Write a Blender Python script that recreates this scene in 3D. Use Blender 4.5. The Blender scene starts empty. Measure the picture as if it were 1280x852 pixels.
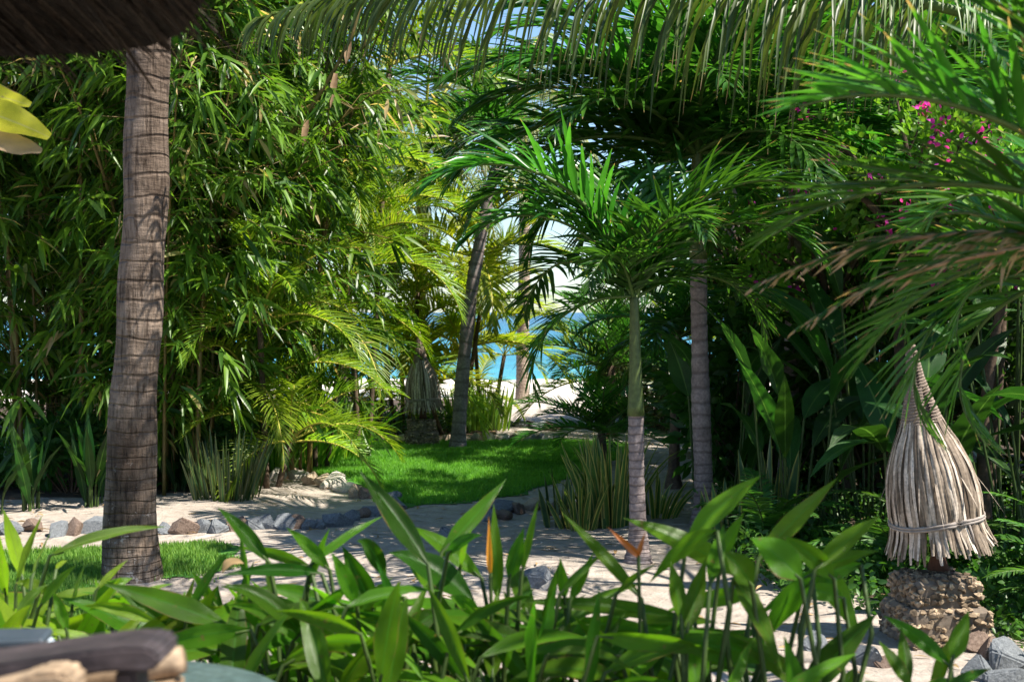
import bpy, bmesh, math, random
import numpy as np
from mathutils import Vector, Matrix, Quaternion

PI = math.pi
SC = bpy.context.scene
COL = SC.collection
RNG = np.random.default_rng(7)
FPX, UC, VH, CAMZ = 1778.0, 640.0, 390.0, 1.6
rad = math.radians


def P(u, v, d):
    """Point of the garden seen at photo pixel u, v, at d metres from the terrace seat."""
    return np.array(((u - UC) / FPX * d, d, CAMZ - (v - VH) / FPX * d))


def G(u, v):
    d = CAMZ * FPX / (v - VH)
    return np.array(((u - UC) / FPX * d, d, 0.0))


def nrm(a):
    return a / (np.linalg.norm(a, axis=-1, keepdims=True) + 1e-9)


# ------------------------------------------------------------------ mesh builder
class MB:
    def __init__(self):
        self.v, self.q, self.m, self.var, self.t, self.s = [], [], [], [], [], []
        self.n = 0

    def add(self, v, quads, mat=0, var=None, t=None, s=None):
        v = np.asarray(v, float).reshape(-1, 3)
        quads = np.asarray(quads, int).reshape(-1, 4)
        k = len(v)
        self.v.append(v)
        self.q.append(quads + self.n)
        self.m.append(np.full(len(quads), mat, int))
        for lst, a in ((self.var, var), (self.t, t), (self.s, s)):
            if a is None:
                a = 0.5
            a = np.asarray(a, float)
            lst.append(np.full(k, float(a)) if a.ndim == 0 else a.reshape(-1))
        self.n += k

    def xform(self, rot=None, loc=None):
        for i, v in enumerate(self.v):
            if rot is not None:
                v = v @ np.asarray(rot).T
            if loc is not None:
                v = v + np.asarray(loc)
            self.v[i] = v
        return self

    def merge(self, o, rot=None, loc=None, scale=1.0, mat_off=0, dvar=0.0):
        for v, q, m, a, t, s, in zip(o.v, o.q, o.m, o.var, o.t, o.s):
            w = v * scale
            if rot is not None:
                w = w @ np.asarray(rot).T
            if loc is not None:
                w = w + np.asarray(loc)
            base = q.min() if len(q) else 0
            self.v.append(w)
            self.q.append(q - base + self.n)
            self.m.append(m + mat_off)
            self.var.append(np.clip(a + dvar, 0, 1))
            self.t.append(t)
            self.s.append(s)
            self.n += len(w)

    def mesh(self, name, mats, smooth=True):
        me = bpy.data.meshes.new(name)
        V = np.concatenate(self.v).astype(np.float32)
        Q = np.concatenate(self.q)
        M = np.concatenate(self.m)
        tri = Q[:, 2] == Q[:, 3]
        sizes = np.where(tri, 3, 4)
        starts = np.concatenate(([0], np.cumsum(sizes)[:-1]))
        keep = np.ones(Q.shape, bool)
        keep[tri, 3] = False
        loops = Q[keep]
        me.vertices.add(len(V))
        me.vertices.foreach_set('co', V.ravel())
        me.loops.add(len(loops))
        me.loops.foreach_set('vertex_index', loops.astype(np.int32))
        me.polygons.add(len(Q))
        me.polygons.foreach_set('loop_start', starts.astype(np.int32))
        me.polygons.foreach_set('loop_total', sizes.astype(np.int32))
        me.polygons.foreach_set('material_index', M.astype(np.int32))
        me.polygons.foreach_set('use_smooth', np.full(len(Q), smooth))
        for nm, lst in (('var', self.var), ('t', self.t), ('s', self.s)):
            at = me.attributes.new(nm, 'FLOAT', 'POINT')
            at.data.foreach_set('value', np.concatenate(lst).astype(np.float32))
        for mt in (mats if isinstance(mats, (list, tuple)) else [mats]):
            me.materials.append(mt)
        me.update(calc_edges=True)
        me.validate()
        return me

    # -- shapes
    def ribbons(self, P0, D, L, hw, side, nseg=4, grav=0.3, fold=0.25, prof=None, mat=0, var=None, wave=0.0,
                cols=3, rng=RNG, twist=0.0):
        """Batch of leaf blades. P0, D, side: (N,3); L, hw, grav: (N,) or float."""
        P0 = np.asarray(P0, float).reshape(-1, 3)
        N = len(P0)
        D = nrm(np.broadcast_to(np.asarray(D, float), (N, 3)).copy())
        side = np.broadcast_to(np.asarray(side, float), (N, 3)).copy()
        L = np.broadcast_to(np.asarray(L, float), (N,))
        hw = np.broadcast_to(np.asarray(hw, float), (N,))
        grav = np.broadcast_to(np.asarray(grav, float), (N,))
        if prof is None:
            tt = np.linspace(0, 1, nseg + 1)
            prof = np.clip(np.sin(PI * (0.06 + 0.92 * tt) ** 0.75), 0.04, 1)
        nseg = len(prof) - 1
        C, S, F = [], [], []
        c = P0.copy()
        d = D.copy()
        tw = np.broadcast_to(np.asarray(twist, float), (N,))
        for k in range(nseg + 1):
            sd = nrm(side - (side * d).sum(1, keepdims=True) * d)
            nn = np.cross(d, sd)
            nn *= np.where(nn[:, 2:3] < 0, -1, 1)
            if np.any(tw):
                a = (tw * k / nseg)[:, None]
                sd, nn = sd * np.cos(a) + nn * np.sin(a), nn * np.cos(a) - sd * np.sin(a)
            C.append(c.copy())
            S.append(sd)
            F.append(nn)
            c = c + d * (L / nseg)[:, None]
            d = nrm(d + np.array((0, 0, -1.0)) * (grav / nseg)[:, None])
        C = np.stack(C, 1)
        S = np.stack(S, 1)
        F = np.stack(F, 1)
        w = (hw[:, None] * np.asarray(prof)[None])[..., None]
        if wave:
            ph = rng.uniform(0, 6.28, (N, 1, 1))
            k = np.arange(nseg + 1)[None, :, None]
            wl = F * w * wave * np.sin(ph + k * 1.9)
            wr = F * w * wave * np.sin(ph * 1.7 + k * 2.3)
        else:
            wl = wr = 0
        tt = np.linspace(0, 1, nseg + 1)
        if var is None:
            var = rng.uniform(0, 1, N)
        var = np.broadcast_to(np.asarray(var, float), (N,))
        if cols == 3:
            VV = np.stack([C - S * w + F * w * fold + wl, C, C + S * w + F * w * fold + wr], 2)
            ss = np.array((-1.0, 0, 1.0))
        elif cols == 5:
            VV = np.stack([C - S * w + F * w * (fold * 0.8) + wl, C - S * w * .55 + F * w * fold * .62 + wl * .4, C,
                           C + S * w * .55 + F * w * fold * .62 + wr * .4, C + S * w + F * w * (fold * 0.8) + wr], 2)
            ss = np.array((-1.0, -.55, 0, .55, 1.0))
        else:
            VV = np.stack([C - S * w, C + S * w], 2)
            ss = np.array((-1.0, 1.0))
        nc = VV.shape[2]
        idx = np.arange(N * (nseg + 1) * nc).reshape(N, nseg + 1, nc)
        q = np.stack([idx[:, :-1, :-1], idx[:, :-1, 1:], idx[:, 1:, 1:], idx[:, 1:, :-1]], -1)
        self.add(VV.reshape(-1, 3), q.reshape(-1, 4), mat,
                 np.broadcast_to(var[:, None, None], idx.shape).reshape(-1),
                 np.broadcast_to(tt[None, :, None], idx.shape).reshape(-1),
                 np.broadcast_to(ss[None, None, :], idx.shape).reshape(-1))
        return self

    def tube(self, pts, r, n=10, mat=0, var=0.5, cap=True, squash=None):
        pts = np.asarray(pts, float)
        k = len(pts)
        r = np.broadcast_to(np.asarray(r, float), (k,))
        T = nrm(np.gradient(pts, axis=0))
        ref = np.array((0, 1.0, 0.0)) if abs(T[0, 1]) < 0.8 else np.array((1.0, 0, 0))
        A = nrm(np.cross(np.broadcast_to(ref, (k, 3)), T))
        B = np.cross(T, A)
        ang = np.linspace(0, 2 * PI, n, endpoint=False)
        ca, sa = np.cos(ang), np.sin(ang)
        if squash:
            sa = sa * squash
        V = pts[:, None] + r[:, None, None] * (A[:, None] * ca[None, :, None] + B[:, None] * sa[None, :, None])
        idx = np.arange(k * n).reshape(k, n)
        nx = np.roll(idx, -1, 1)
        q = np.stack([idx[:-1], nx[:-1], nx[1:], idx[1:]], -1).reshape(-1, 4)
        t = np.repeat(np.linspace(0, 1, k), n)
        s = np.tile(ang / (2 * PI), k)
        vv = V.reshape(-1, 3)
        if cap:
            vv = np.concatenate([vv, pts[:1], pts[-1:]])
            a, b = k * n, k * n + 1
            c0 = np.stack([nx[0], idx[0], np.full(n, a), np.full(n, a)], -1)
            c1 = np.stack([idx[-1], nx[-1], np.full(n, b), np.full(n, b)], -1)
            q = np.concatenate([q, c0, c1])
            t = np.concatenate([t, [0, 1]])
            s = np.concatenate([s, [0, 0]])
        self.add(vv, q, mat, var, t, s)
        return self

    def box(self, c, size, rot=None, mat=0, var=0.5, bev=0.0):
        sx, sy, sz = np.asarray(size) / 2
        b = min(bev, sx * .8, sy * .8, sz * .8)
        pts = []
        for x in (-1, 1):
            for y in (-1, 1):
                for z in (-1, 1):
                    pts += [(x * (sx - b), y * (sy - b), z * sz), (x * (sx - b), y * sy, z * (sz - b)), (x * sx, y * (sy - b), z * (sz - b))]
        hull(self, np.array(pts), c, rot, mat, var)
        return self


def hull(mb, pts, c=(0, 0, 0), rot=None, mat=0, var=0.5):
    bm = bmesh.new()
    for p in pts:
        bm.verts.new(p)
    r = bmesh.ops.convex_hull(bm, input=bm.verts)
    dead = [v for v in bm.verts if not v.link_faces]
    bmesh.ops.delete(bm, geom=dead, context='VERTS')
    bm.verts.index_update()
    v = np.array([x.co[:] for x in bm.verts])
    q = [[*(x.index for x in f.verts), f.verts[-1].index] if len(f.verts) == 3 else [x.index for x in f.verts] for f in bm.faces]
    bm.free()
    if rot is not None:
        v = v @ np.asarray(rot).T
    mb.add(v + np.asarray(c), q, mat, var)


def Rz(a):
    return np.array(((math.cos(a), -math.sin(a), 0), (math.sin(a), math.cos(a), 0), (0, 0, 1)))


def Ry(a):
    return np.array(((math.cos(a), 0, math.sin(a)), (0, 1, 0), (-math.sin(a), 0, math.cos(a))))


def Rx(a):
    return np.array(((1, 0, 0), (0, math.cos(a), -math.sin(a)), (0, math.sin(a), math.cos(a))))


# ------------------------------------------------------------------ object helpers
def link(name, me):
    o = bpy.data.objects.new(name, me)
    COL.objects.link(o)
    return o


def tag(o, label=None, cat=None, group=None, kind=None):
    if label:
        o['label'] = label
    if cat:
        o['category'] = cat
    if group:
        o['group'] = group
    if kind:
        o['kind'] = kind
    return o


def thing(name, label, cat, loc=(0, 0, 0), group=None, rz=0.0):
    o = bpy.data.objects.new(name, None)
    o.empty_display_size = 0.1
    COL.objects.link(o)
    o.location = loc
    o.rotation_euler = (0, 0, rz)
    return tag(o, label, cat, group)


def part(name, me, parent, loc=(0, 0, 0), rot=(0, 0, 0), scale=1.0, label=None):
    o = link(name, me)
    o.parent = parent
    o.location = loc
    o.rotation_euler = rot
    o.scale = (scale,) * 3 if np.isscalar(scale) else scale
    if label:
        o['label'] = label
    return o


# ------------------------------------------------------------------ materials
def new_mat(name):
    m = bpy.data.materials.new(name)
    m.use_nodes = True
    nt = m.node_tree
    nt.nodes.clear()
    out = nt.nodes.new('ShaderNodeOutputMaterial')
    return m, nt, out


def N(nt, t, **kw):
    n = nt.nodes.new(t)
    for k, v in kw.items():
        if k in n.inputs:
            n.inputs[k].default_value = v
        else:
            setattr(n, k, v)
    return n


def attr(nt, name):
    return N(nt, 'ShaderNodeAttribute', attribute_name=name).outputs['Fac']


def ramp(nt, fac, stops, interp='LINEAR'):
    r = nt.nodes.new('ShaderNodeValToRGB')
    r.color_ramp.interpolation = interp
    el = r.color_ramp.elements
    while len(el) < len(stops):
        el.new(0.5)
    for e, (p, c) in zip(el, stops):
        e.position = p
        e.color = (*c, 1) if len(c) == 3 else c
    nt.links.new(fac, r.inputs[0])
    return r.outputs[0]


def math_n(nt, op, a, b=0.0, clamp=False):
    n = N(nt, 'ShaderNodeMath', operation=op)
    n.use_clamp = clamp
    for i, x in enumerate((a, b)):
        if hasattr(x, 'links') or isinstance(x, bpy.types.NodeSocket):
            nt.links.new(x, n.inputs[i])
        else:
            n.inputs[i].default_value = x
    return n.outputs[0]


def mix_col(nt, fac, a, b, mode='MIX'):
    n = N(nt, 'ShaderNodeMix', data_type='RGBA', blend_type=mode)
    for i, x in ((0, fac), (6, a), (7, b)):
        if isinstance(x, bpy.types.NodeSocket):
            nt.links.new(x, n.inputs[i])
        elif i == 0:
            n.inputs[0].default_value = x
        else:
            n.inputs[i].default_value = (*x, 1)
    return n.outputs[2]


def noise(nt, scale, detail=4, rough=0.55, coord=None, stretch=None):
    n = N(nt, 'ShaderNodeTexNoise', Scale=scale, Detail=detail, Roughness=rough)
    tc = nt.nodes.new('ShaderNodeTexCoord')
    src = tc.outputs[coord or 'Object']
    if stretch:
        mp = nt.nodes.new('ShaderNodeMapping')
        mp.inputs['Scale'].default_value = stretch
        nt.links.new(src, mp.inputs[0])
        src = mp.outputs[0]
    nt.links.new(src, n.inputs['Vector'])
    return n.outputs[0]


def bump(nt, h, strength=0.4, dist=0.01):
    b = N(nt, 'ShaderNodeBump', Strength=strength, Distance=dist)
    nt.links.new(h, b.inputs['Height'])
    return b.outputs[0]


def leaf_mat(name, dark, light, extra=None, rough=0.38, trans=0.4, spec=0.5, tip=None, edge=None, midrib=None, veins=0.0, tip_at=0.86, blem=None):
    """Leaf with per-leaf colour, mottling, optional dry tips, yellow edges and pale midrib, and light passing through."""
    m, nt, out = new_mat(name)
    stops = [(0.0, dark), (0.75, light)]
    if extra:
        stops = [(0.0, dark), (0.7, light), (0.93, light), (0.97, extra)]
    c = ramp(nt, attr(nt, 'var'), stops)
    oi = nt.nodes.new('ShaderNodeObjectInfo')
    hs = N(nt, 'ShaderNodeHueSaturation')
    nt.links.new(c, hs.inputs['Color'])
    nt.links.new(math_n(nt, 'MULTIPLY_ADD', oi.outputs['Random'], 0.5), hs.inputs['Value'])
    hs.inputs['Value'].links[0].from_node.inputs[2].default_value = 0.75
    nt.links.new(math_n(nt, 'ADD', math_n(nt, 'MULTIPLY', oi.outputs['Random'], 0.024), 0.488), hs.inputs['Hue'])
    c = hs.outputs[0]
    nz = noise(nt, 9.0, 3)
    c = mix_col(nt, 1.0, c, ramp(nt, nz, [(0.3, (0.72, 0.74, 0.7)), (0.7, (1.2, 1.16, 1.1))]), 'MULTIPLY')
    if midrib:
        c = mix_col(nt, ramp(nt, math_n(nt, 'ABSOLUTE', attr(nt, 's')), [(0.0, (.8,) * 3), (0.1, (0, 0, 0))]), c, midrib)
    if edge:
        c = mix_col(nt, ramp(nt, math_n(nt, 'ABSOLUTE', attr(nt, 's')), [(0.55, (0,) * 3), (0.75, (1,) * 3)]), c, edge)
    if tip:
        t = math_n(nt, 'ADD', attr(nt, 't'), math_n(nt, 'MULTIPLY', math_n(nt, 'SUBTRACT', attr(nt, 'var'), 0.5), 0.25))
        c = mix_col(nt, ramp(nt, t, [(tip_at, (0,) * 3), (min(tip_at + 0.08, 1), (1,) * 3)]), c, tip)
    w = None
    if veins:
        w = N(nt, 'ShaderNodeTexWave', wave_type='BANDS', bands_direction='X', Scale=1.0, Distortion=0.6)
        cb = nt.nodes.new('ShaderNodeCombineXYZ')
        k = math_n(nt, 'ADD', math_n(nt, 'MULTIPLY', attr(nt, 't'), veins), math_n(nt, 'MULTIPLY', math_n(nt, 'ABSOLUTE', attr(nt, 's')), -veins * 0.22))
        nt.links.new(k, cb.inputs[0])
        nt.links.new(cb.outputs[0], w.inputs['Vector'])
        c = mix_col(nt, 1.0, c, ramp(nt, w.outputs['Fac'], [(0.1, (0.74, 0.78, 0.7)), (0.6, (1.1, 1.08, 1.05))]), 'MULTIPLY')
    if blem:
        sp1 = noise(nt, 38.0, 3, 0.7)
        c = mix_col(nt, ramp(nt, sp1, [(0.66, (0,) * 3), (0.71, (.75,) * 3)]), c, blem)
        ed = math_n(nt, 'ADD', math_n(nt, 'ABSOLUTE', attr(nt, 's')), math_n(nt, 'MULTIPLY', noise(nt, 7.0, 4, 0.6), 0.75))
        eg = math_n(nt, 'MULTIPLY', math_n(nt, 'SUBTRACT', ed, 1.36), 14.0, True)
        c = mix_col(nt, eg, c, blem)
    pb = N(nt, 'ShaderNodeBsdfPrincipled', Roughness=rough)
    pb.inputs['Specular IOR Level'].default_value = spec
    nt.links.new(c, pb.inputs['Base Color'])
    tr = nt.nodes.new('ShaderNodeBsdfTranslucent')
    tc = mix_col(nt, 1.0, c, (1.9, 1.9, 0.9), 'MULTIPLY')
    nt.links.new(tc, tr.inputs['Color'])
    if veins:
        nb = bump(nt, w.outputs['Fac'], 0.45, 0.004)
        nt.links.new(nb, pb.inputs['Normal'])
    mx = nt.nodes.new('ShaderNodeMixShader')
    mx.inputs[0].default_value = trans
    nt.links.new(pb.outputs[0], mx.inputs[1])
    nt.links.new(tr.outputs[0], mx.inputs[2])
    nt.links.new(mx.outputs[0], out.inputs[0])
    return m


def plain_mat(name, stops, scale=6.0, rough=0.8, bump_s=0.4, bump_d=0.01, stretch=None, detail=6, fine=None, spec=0.3, rings=None, ring_col=None, use_var=False):
    m, nt, out = new_mat(name)
    nz = noise(nt, scale, detail, 0.6, stretch=stretch)
    c = ramp(nt, nz, stops)
    h = nz
    if fine:
        n2 = noise(nt, fine, 4, 0.6)
        c = mix_col(nt, 1.0, c, ramp(nt, n2, [(0.3, (0.65,) * 3), (0.7, (1.3,) * 3)]), 'MULTIPLY')
        h = math_n(nt, 'ADD', nz, math_n(nt, 'MULTIPLY', n2, 0.5))
    if rings:
        wob = math_n(nt, 'MULTIPLY', noise(nt, 5.0, 3), 0.9)
        f = math_n(nt, 'FRACT', math_n(nt, 'ADD', math_n(nt, 'MULTIPLY', attr(nt, 't'), rings), wob))
        rr = ramp(nt, f, [(0.0, (1,) * 3), (0.1, (1,) * 3), (0.22, (0,) * 3), (0.9, (0,) * 3), (1.0, (1,) * 3)])
        c = mix_col(nt, math_n(nt, 'MULTIPLY', rr, 0.55), c, ring_col)
        h = math_n(nt, 'SUBTRACT', h, math_n(nt, 'MULTIPLY', rr, 0.6))
    if use_var:
        c = mix_col(nt, 1.0, c, ramp(nt, attr(nt, 'var'), [(0.0, (0.2, 0.16, 0.12)), (0.45, (0.8, 0.74, 0.66)), (1.0, (1.7, 1.7, 1.68))] if use_var == 'wide' else [(0.0, (0.35, 0.33, 0.31)), (1.0, (1.5, 1.45, 1.38))]), 'MULTIPLY')
    pb = N(nt, 'ShaderNodeBsdfPrincipled', Roughness=rough)
    pb.inputs['Specular IOR Level'].default_value = spec
    nt.links.new(c, pb.inputs['Base Color'])
    nt.links.new(bump(nt, h, bump_s, bump_d), pb.inputs['Normal'])
    nt.links.new(pb.outputs[0], out.inputs[0])
    return m


M = {}
M['xmas'] = leaf_mat('glossy_palm_leaf', (0.016, 0.075, 0.012), (0.062, 0.20, 0.022), rough=0.30, trans=0.38, spec=0.5, tip=(0.28, 0.19, 0.1), tip_at=0.95)
M['near'] = leaf_mat('near_palm_leaf', (0.02, 0.09, 0.012), (0.07, 0.21, 0.02), rough=0.38, trans=0.40, spec=0.35, tip=(0.40, 0.26, 0.14), tip_at=0.89)
M['drying'] = leaf_mat('drying_palm_leaf', (0.02, 0.07, 0.012), (0.06, 0.14, 0.02), rough=0.5, trans=0.3, spec=0.3, tip=(0.42, 0.28, 0.17), tip_at=0.62)
M['coco'] = leaf_mat('coconut_leaf', (0.025, 0.07, 0.014), (0.10, 0.165, 0.025), extra=(0.26, 0.2, 0.08), rough=0.42, trans=0.36, tip=(0.22, 0.14, 0.07), tip_at=0.93)
M['pale'] = leaf_mat('pale_coconut_leaf', (0.10, 0.16, 0.06), (0.26, 0.3, 0.14), extra=(0.34, 0.27, 0.16), rough=0.45, trans=0.3, tip=(0.35, 0.28, 0.17), tip_at=0.9)
M['areca'] = leaf_mat('areca_leaf', (0.08, 0.19, 0.015), (0.25, 0.36, 0.025), rough=0.42, trans=0.45)
M['lime'] = leaf_mat('sunlit_yellow_areca_leaf', (0.14, 0.26, 0.018), (0.36, 0.40, 0.022), rough=0.45, trans=0.45)  # areca leaf copy with the far clumps' sunlight put into its yellow
M['bamboo'] = leaf_mat('bamboo_leaf', (0.026, 0.095, 0.014), (0.14, 0.29, 0.03), extra=(0.55, 0.42, 0.22), rough=0.36, trans=0.42, spec=0.4)
M['heli'] = leaf_mat('heliconia_leaf', (0.022, 0.10, 0.006), (0.11, 0.26, 0.013), rough=0.32, trans=0.5, spec=0.32, midrib=(0.07, 0.24, 0.03), veins=46.0, tip=(0.2, 0.14, 0.05), tip_at=1.02, blem=(0.20, 0.15, 0.05))
M['heli_sunlit'] = leaf_mat('sunlit_tint_heliconia_leaf', (0.10, 0.25, 0.012), (0.24, 0.38, 0.018), rough=0.38, trans=0.5, spec=0.4, midrib=(0.2, 0.32, 0.05), veins=46.0, tip=(0.3, 0.2, 0.06), tip_at=1.0, blem=(0.3, 0.21, 0.07))  # lighter heliconia copy, sunlight on the left clumps put into the colour
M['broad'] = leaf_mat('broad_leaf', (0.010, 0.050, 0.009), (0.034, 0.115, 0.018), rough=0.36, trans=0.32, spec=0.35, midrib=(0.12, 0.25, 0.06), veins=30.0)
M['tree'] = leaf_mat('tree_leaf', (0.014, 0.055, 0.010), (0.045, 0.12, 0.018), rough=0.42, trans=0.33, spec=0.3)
M['boug'] = leaf_mat('bougainvillea_leaf', (0.06, 0.17, 0.018), (0.15, 0.30, 0.03), rough=0.5, trans=0.4)
M['cover'] = leaf_mat('ground_cover_leaf', (0.022, 0.09, 0.014), (0.065, 0.18, 0.022), rough=0.45, trans=0.35)
M['petal'] = leaf_mat('magenta_bract', (0.42, 0.02, 0.32), (0.6, 0.05, 0.5), rough=0.6, trans=0.45, spec=0.2)
M['white_petal'] = leaf_mat('white_bract', (0.6, 0.6, 0.58), (0.75, 0.75, 0.72), rough=0.6, trans=0.4, spec=0.2)
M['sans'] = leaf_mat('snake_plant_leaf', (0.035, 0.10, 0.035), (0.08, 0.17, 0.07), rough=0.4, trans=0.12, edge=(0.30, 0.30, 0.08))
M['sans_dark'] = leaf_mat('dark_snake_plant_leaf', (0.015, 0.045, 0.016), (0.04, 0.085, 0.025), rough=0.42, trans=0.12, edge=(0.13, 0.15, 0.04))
M['varieg'] = leaf_mat('striped_strap_leaf', (0.04, 0.11, 0.02), (0.08, 0.16, 0.03), rough=0.42, trans=0.25, edge=(0.42, 0.38, 0.10))
M['strap'] = leaf_mat('strap_leaf', (0.08, 0.22, 0.02), (0.22, 0.36, 0.035), rough=0.42, trans=0.42)
M['fern'] = leaf_mat('fern_leaf', (0.03, 0.11, 0.02), (0.08, 0.2, 0.03), rough=0.5, trans=0.4)
M['grass'] = leaf_mat('lawn_blade', (0.065, 0.20, 0.025), (0.15, 0.34, 0.04), extra=(0.22, 0.30, 0.08), rough=0.55, trans=0.4, spec=0.25)
M['grass_worn'] = leaf_mat('worn_lawn_blade', (0.06, 0.15, 0.025), (0.16, 0.26, 0.05), extra=(0.34, 0.28, 0.14), rough=0.6, trans=0.35, spec=0.2)
M['banana'] = leaf_mat('banana_leaf', (0.30, 0.36, 0.03), (0.5, 0.45, 0.03), rough=0.4, trans=0.42, veins=60.0, midrib=(0.5, 0.5, 0.2), blem=(0.3, 0.2, 0.09))
M['drybanana'] = leaf_mat('dry_banana_leaf', (0.42, 0.31, 0.2), (0.6, 0.47, 0.33), rough=0.7, trans=0.3, spec=0.2, veins=60.0)
M['orange'] = leaf_mat('orange_bract', (0.6, 0.17, 0.015), (0.7, 0.27, 0.02), rough=0.45, trans=0.25)
M['dry'] = leaf_mat('dry_leaf', (0.22, 0.14, 0.07), (0.42, 0.30, 0.17), rough=0.8, trans=0.15, spec=0.1)
M['dryfrond'] = leaf_mat('dried_frond', (0.25, 0.18, 0.11), (0.5, 0.39, 0.26), rough=0.75, trans=0.25, spec=0.15)
M['rachis'] = plain_mat('green_stalk', [(0.3, (0.05, 0.10, 0.02)), (0.7, (0.10, 0.16, 0.035))], 8, 0.5, 0.2)
M['yrachis'] = plain_mat('yellow_stalk', [(0.3, (0.32, 0.32, 0.05)), (0.7, (0.5, 0.42, 0.07))], 8, 0.5, 0.2)
M['shaft'] = plain_mat('green_crownshaft', [(0.3, (0.06, 0.095, 0.028)), (0.7, (0.12, 0.15, 0.045))], 3, 0.4, 0.15, stretch=(1, 1, .25), fine=30)
M['coco_bark'] = plain_mat('coconut_bark', [(0.25, (0.10, 0.075, 0.06)), (0.5, (0.23, 0.185, 0.15)), (0.75, (0.40, 0.34, 0.29))], 7, 0.9, 1.0, 0.025, stretch=(3.2, 3.2, 0.7), fine=48, rings=46, ring_col=(0.11, 0.085, 0.07))


def bark_mat():
    m, nt, out = new_mat('cracked_coconut_bark')
    n1 = noise(nt, 2.2, 5, 0.6)
    c = ramp(nt, n1, [(0.3, (0.12, 0.088, 0.066)), (0.55, (0.21, 0.16, 0.122)), (0.75, (0.31, 0.25, 0.2))])
    fis = noise(nt, 1.0, 5, 0.7, stretch=(46, 46, 5))
    fc = ramp(nt, fis, [(0.36, (0.25, 0.22, 0.2)), (0.5, (1.0,) * 3), (0.7, (1.25,) * 3)])
    c = mix_col(nt, 0.85, c, fc, 'MULTIPLY')
    hor = noise(nt, 1.0, 4, 0.6, stretch=(5, 5, 24))
    hc = ramp(nt, hor, [(0.36, (0.3, 0.27, 0.25)), (0.47, (1.0,) * 3)])
    c = mix_col(nt, 0.5, c, hc, 'MULTIPLY')
    st = ramp(nt, noise(nt, 1.7, 6, 0.7, stretch=(1.5, 1.5, 1)), [(0.36, (0.45, 0.41, 0.38)), (0.55, (1.05,) * 3), (0.7, (1.2, 1.17, 1.14))])
    c = mix_col(nt, 1.0, c, st, 'MULTIPLY')
    wob = math_n(nt, 'MULTIPLY', noise(nt, 1.0, 3, stretch=(1.6, 1.6, 3.0)), 1.5)
    f = math_n(nt, 'FRACT', math_n(nt, 'ADD', math_n(nt, 'MULTIPLY', attr(nt, 't'), 52.0), wob))
    rr = ramp(nt, f, [(0.0, (1,) * 3), (0.05, (1,) * 3), (0.16, (0,) * 3), (0.94, (0,) * 3), (1.0, (1,) * 3)])
    c = mix_col(nt, math_n(nt, 'MULTIPLY', rr, 0.22), c, (0.08, 0.058, 0.046))
    tc = nt.nodes.new('ShaderNodeTexCoord')
    sp = nt.nodes.new('ShaderNodeSeparateXYZ')
    nt.links.new(tc.outputs['Object'], sp.inputs[0])
    low = ramp(nt, sp.outputs[2], [(0.0, (1,) * 3), (1.0, (0,) * 3)])
    lich = ramp(nt, noise(nt, 16.0, 5, 0.75), [(0.60, (0,) * 3), (0.66, (1,) * 3)])
    c = mix_col(nt, math_n(nt, 'MULTIPLY', math_n(nt, 'MULTIPLY', low, lich), 0.8), c, (0.5, 0.46, 0.42))
    pb = N(nt, 'ShaderNodeBsdfPrincipled', Roughness=0.92)
    pb.inputs['Specular IOR Level'].default_value = 0.2
    nt.links.new(c, pb.inputs['Base Color'])
    h = math_n(nt, 'ADD', math_n(nt, 'ADD', fis, hor), math_n(nt, 'MULTIPLY', rr, -0.7))
    nt.links.new(bump(nt, h, 0.9, 0.018), pb.inputs['Normal'])
    nt.links.new(pb.outputs[0], out.inputs[0])
    return m


M['coco_bark'] = bark_mat()
M['grey_bark'] = plain_mat('grey_ringed_bark', [(0.25, (0.15, 0.12, 0.115)), (0.55, (0.25, 0.205, 0.195)), (0.8, (0.36, 0.31, 0.30))], 6, 0.85, 0.5, 0.01, fine=45, rings=26, ring_col=(0.085, 0.065, 0.06))
M['beach_bark'] = plain_mat('pale_bark', [(0.25, (0.22, 0.16, 0.12)), (0.55, (0.36, 0.28, 0.22)), (0.8, (0.46, 0.38, 0.31))], 6, 0.9, 0.6, 0.02, fine=40, rings=60, ring_col=(0.14, 0.1, 0.08))
M['brown_bark'] = plain_mat('brown_bark', [(0.25, (0.05, 0.035, 0.025)), (0.7, (0.16, 0.11, 0.075))], 6, 0.9, 0.6, 0.01, fine=40)
M['culm'] = plain_mat('bamboo_culm', [(0.3, (0.07, 0.065, 0.018)), (0.55, (0.16, 0.12, 0.035)), (0.75, (0.24, 0.16, 0.06))], 2, 0.4, 0.15, stretch=(3, 3, .4), rings=16, ring_col=(0.16, 0.1, 0.04))
M['sheath'] = plain_mat('papery_sheath', [(0.3, (0.22, 0.13, 0.07)), (0.7, (0.42, 0.28, 0.16))], 14, 0.8, 0.3)
M['stem'] = plain_mat('leaf_stem', [(0.3, (0.028, 0.055, 0.012)), (0.7, (0.06, 0.10, 0.02))], 12, 0.5, 0.2)
M['thatch'] = plain_mat('old_thatch', [(0.3, (0.012, 0.009, 0.006)), (0.7, (0.055, 0.042, 0.03))], 10, 0.95, 0.6, 0.02, stretch=(5, 5, 1), fine=70, use_var=True)
M['skirt'] = plain_mat('dry_palm_strips', [(0.3, (0.22, 0.18, 0.145)), (0.7, (0.5, 0.43, 0.36))], 5, 0.65, 0.4, 0.004, stretch=(8, 8, 0.6), fine=60, use_var='wide')
M['rope'] = plain_mat('coir_rope', [(0.3, (0.14, 0.105, 0.08)), (0.7, (0.32, 0.25, 0.2))], 60, 0.95, 0.8, 0.006, fine=160)
M['bandwood'] = plain_mat('grey_tie', [(0.3, (0.2, 0.17, 0.15)), (0.7, (0.36, 0.31, 0.27))], 20, 0.7, 0.4)
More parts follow.
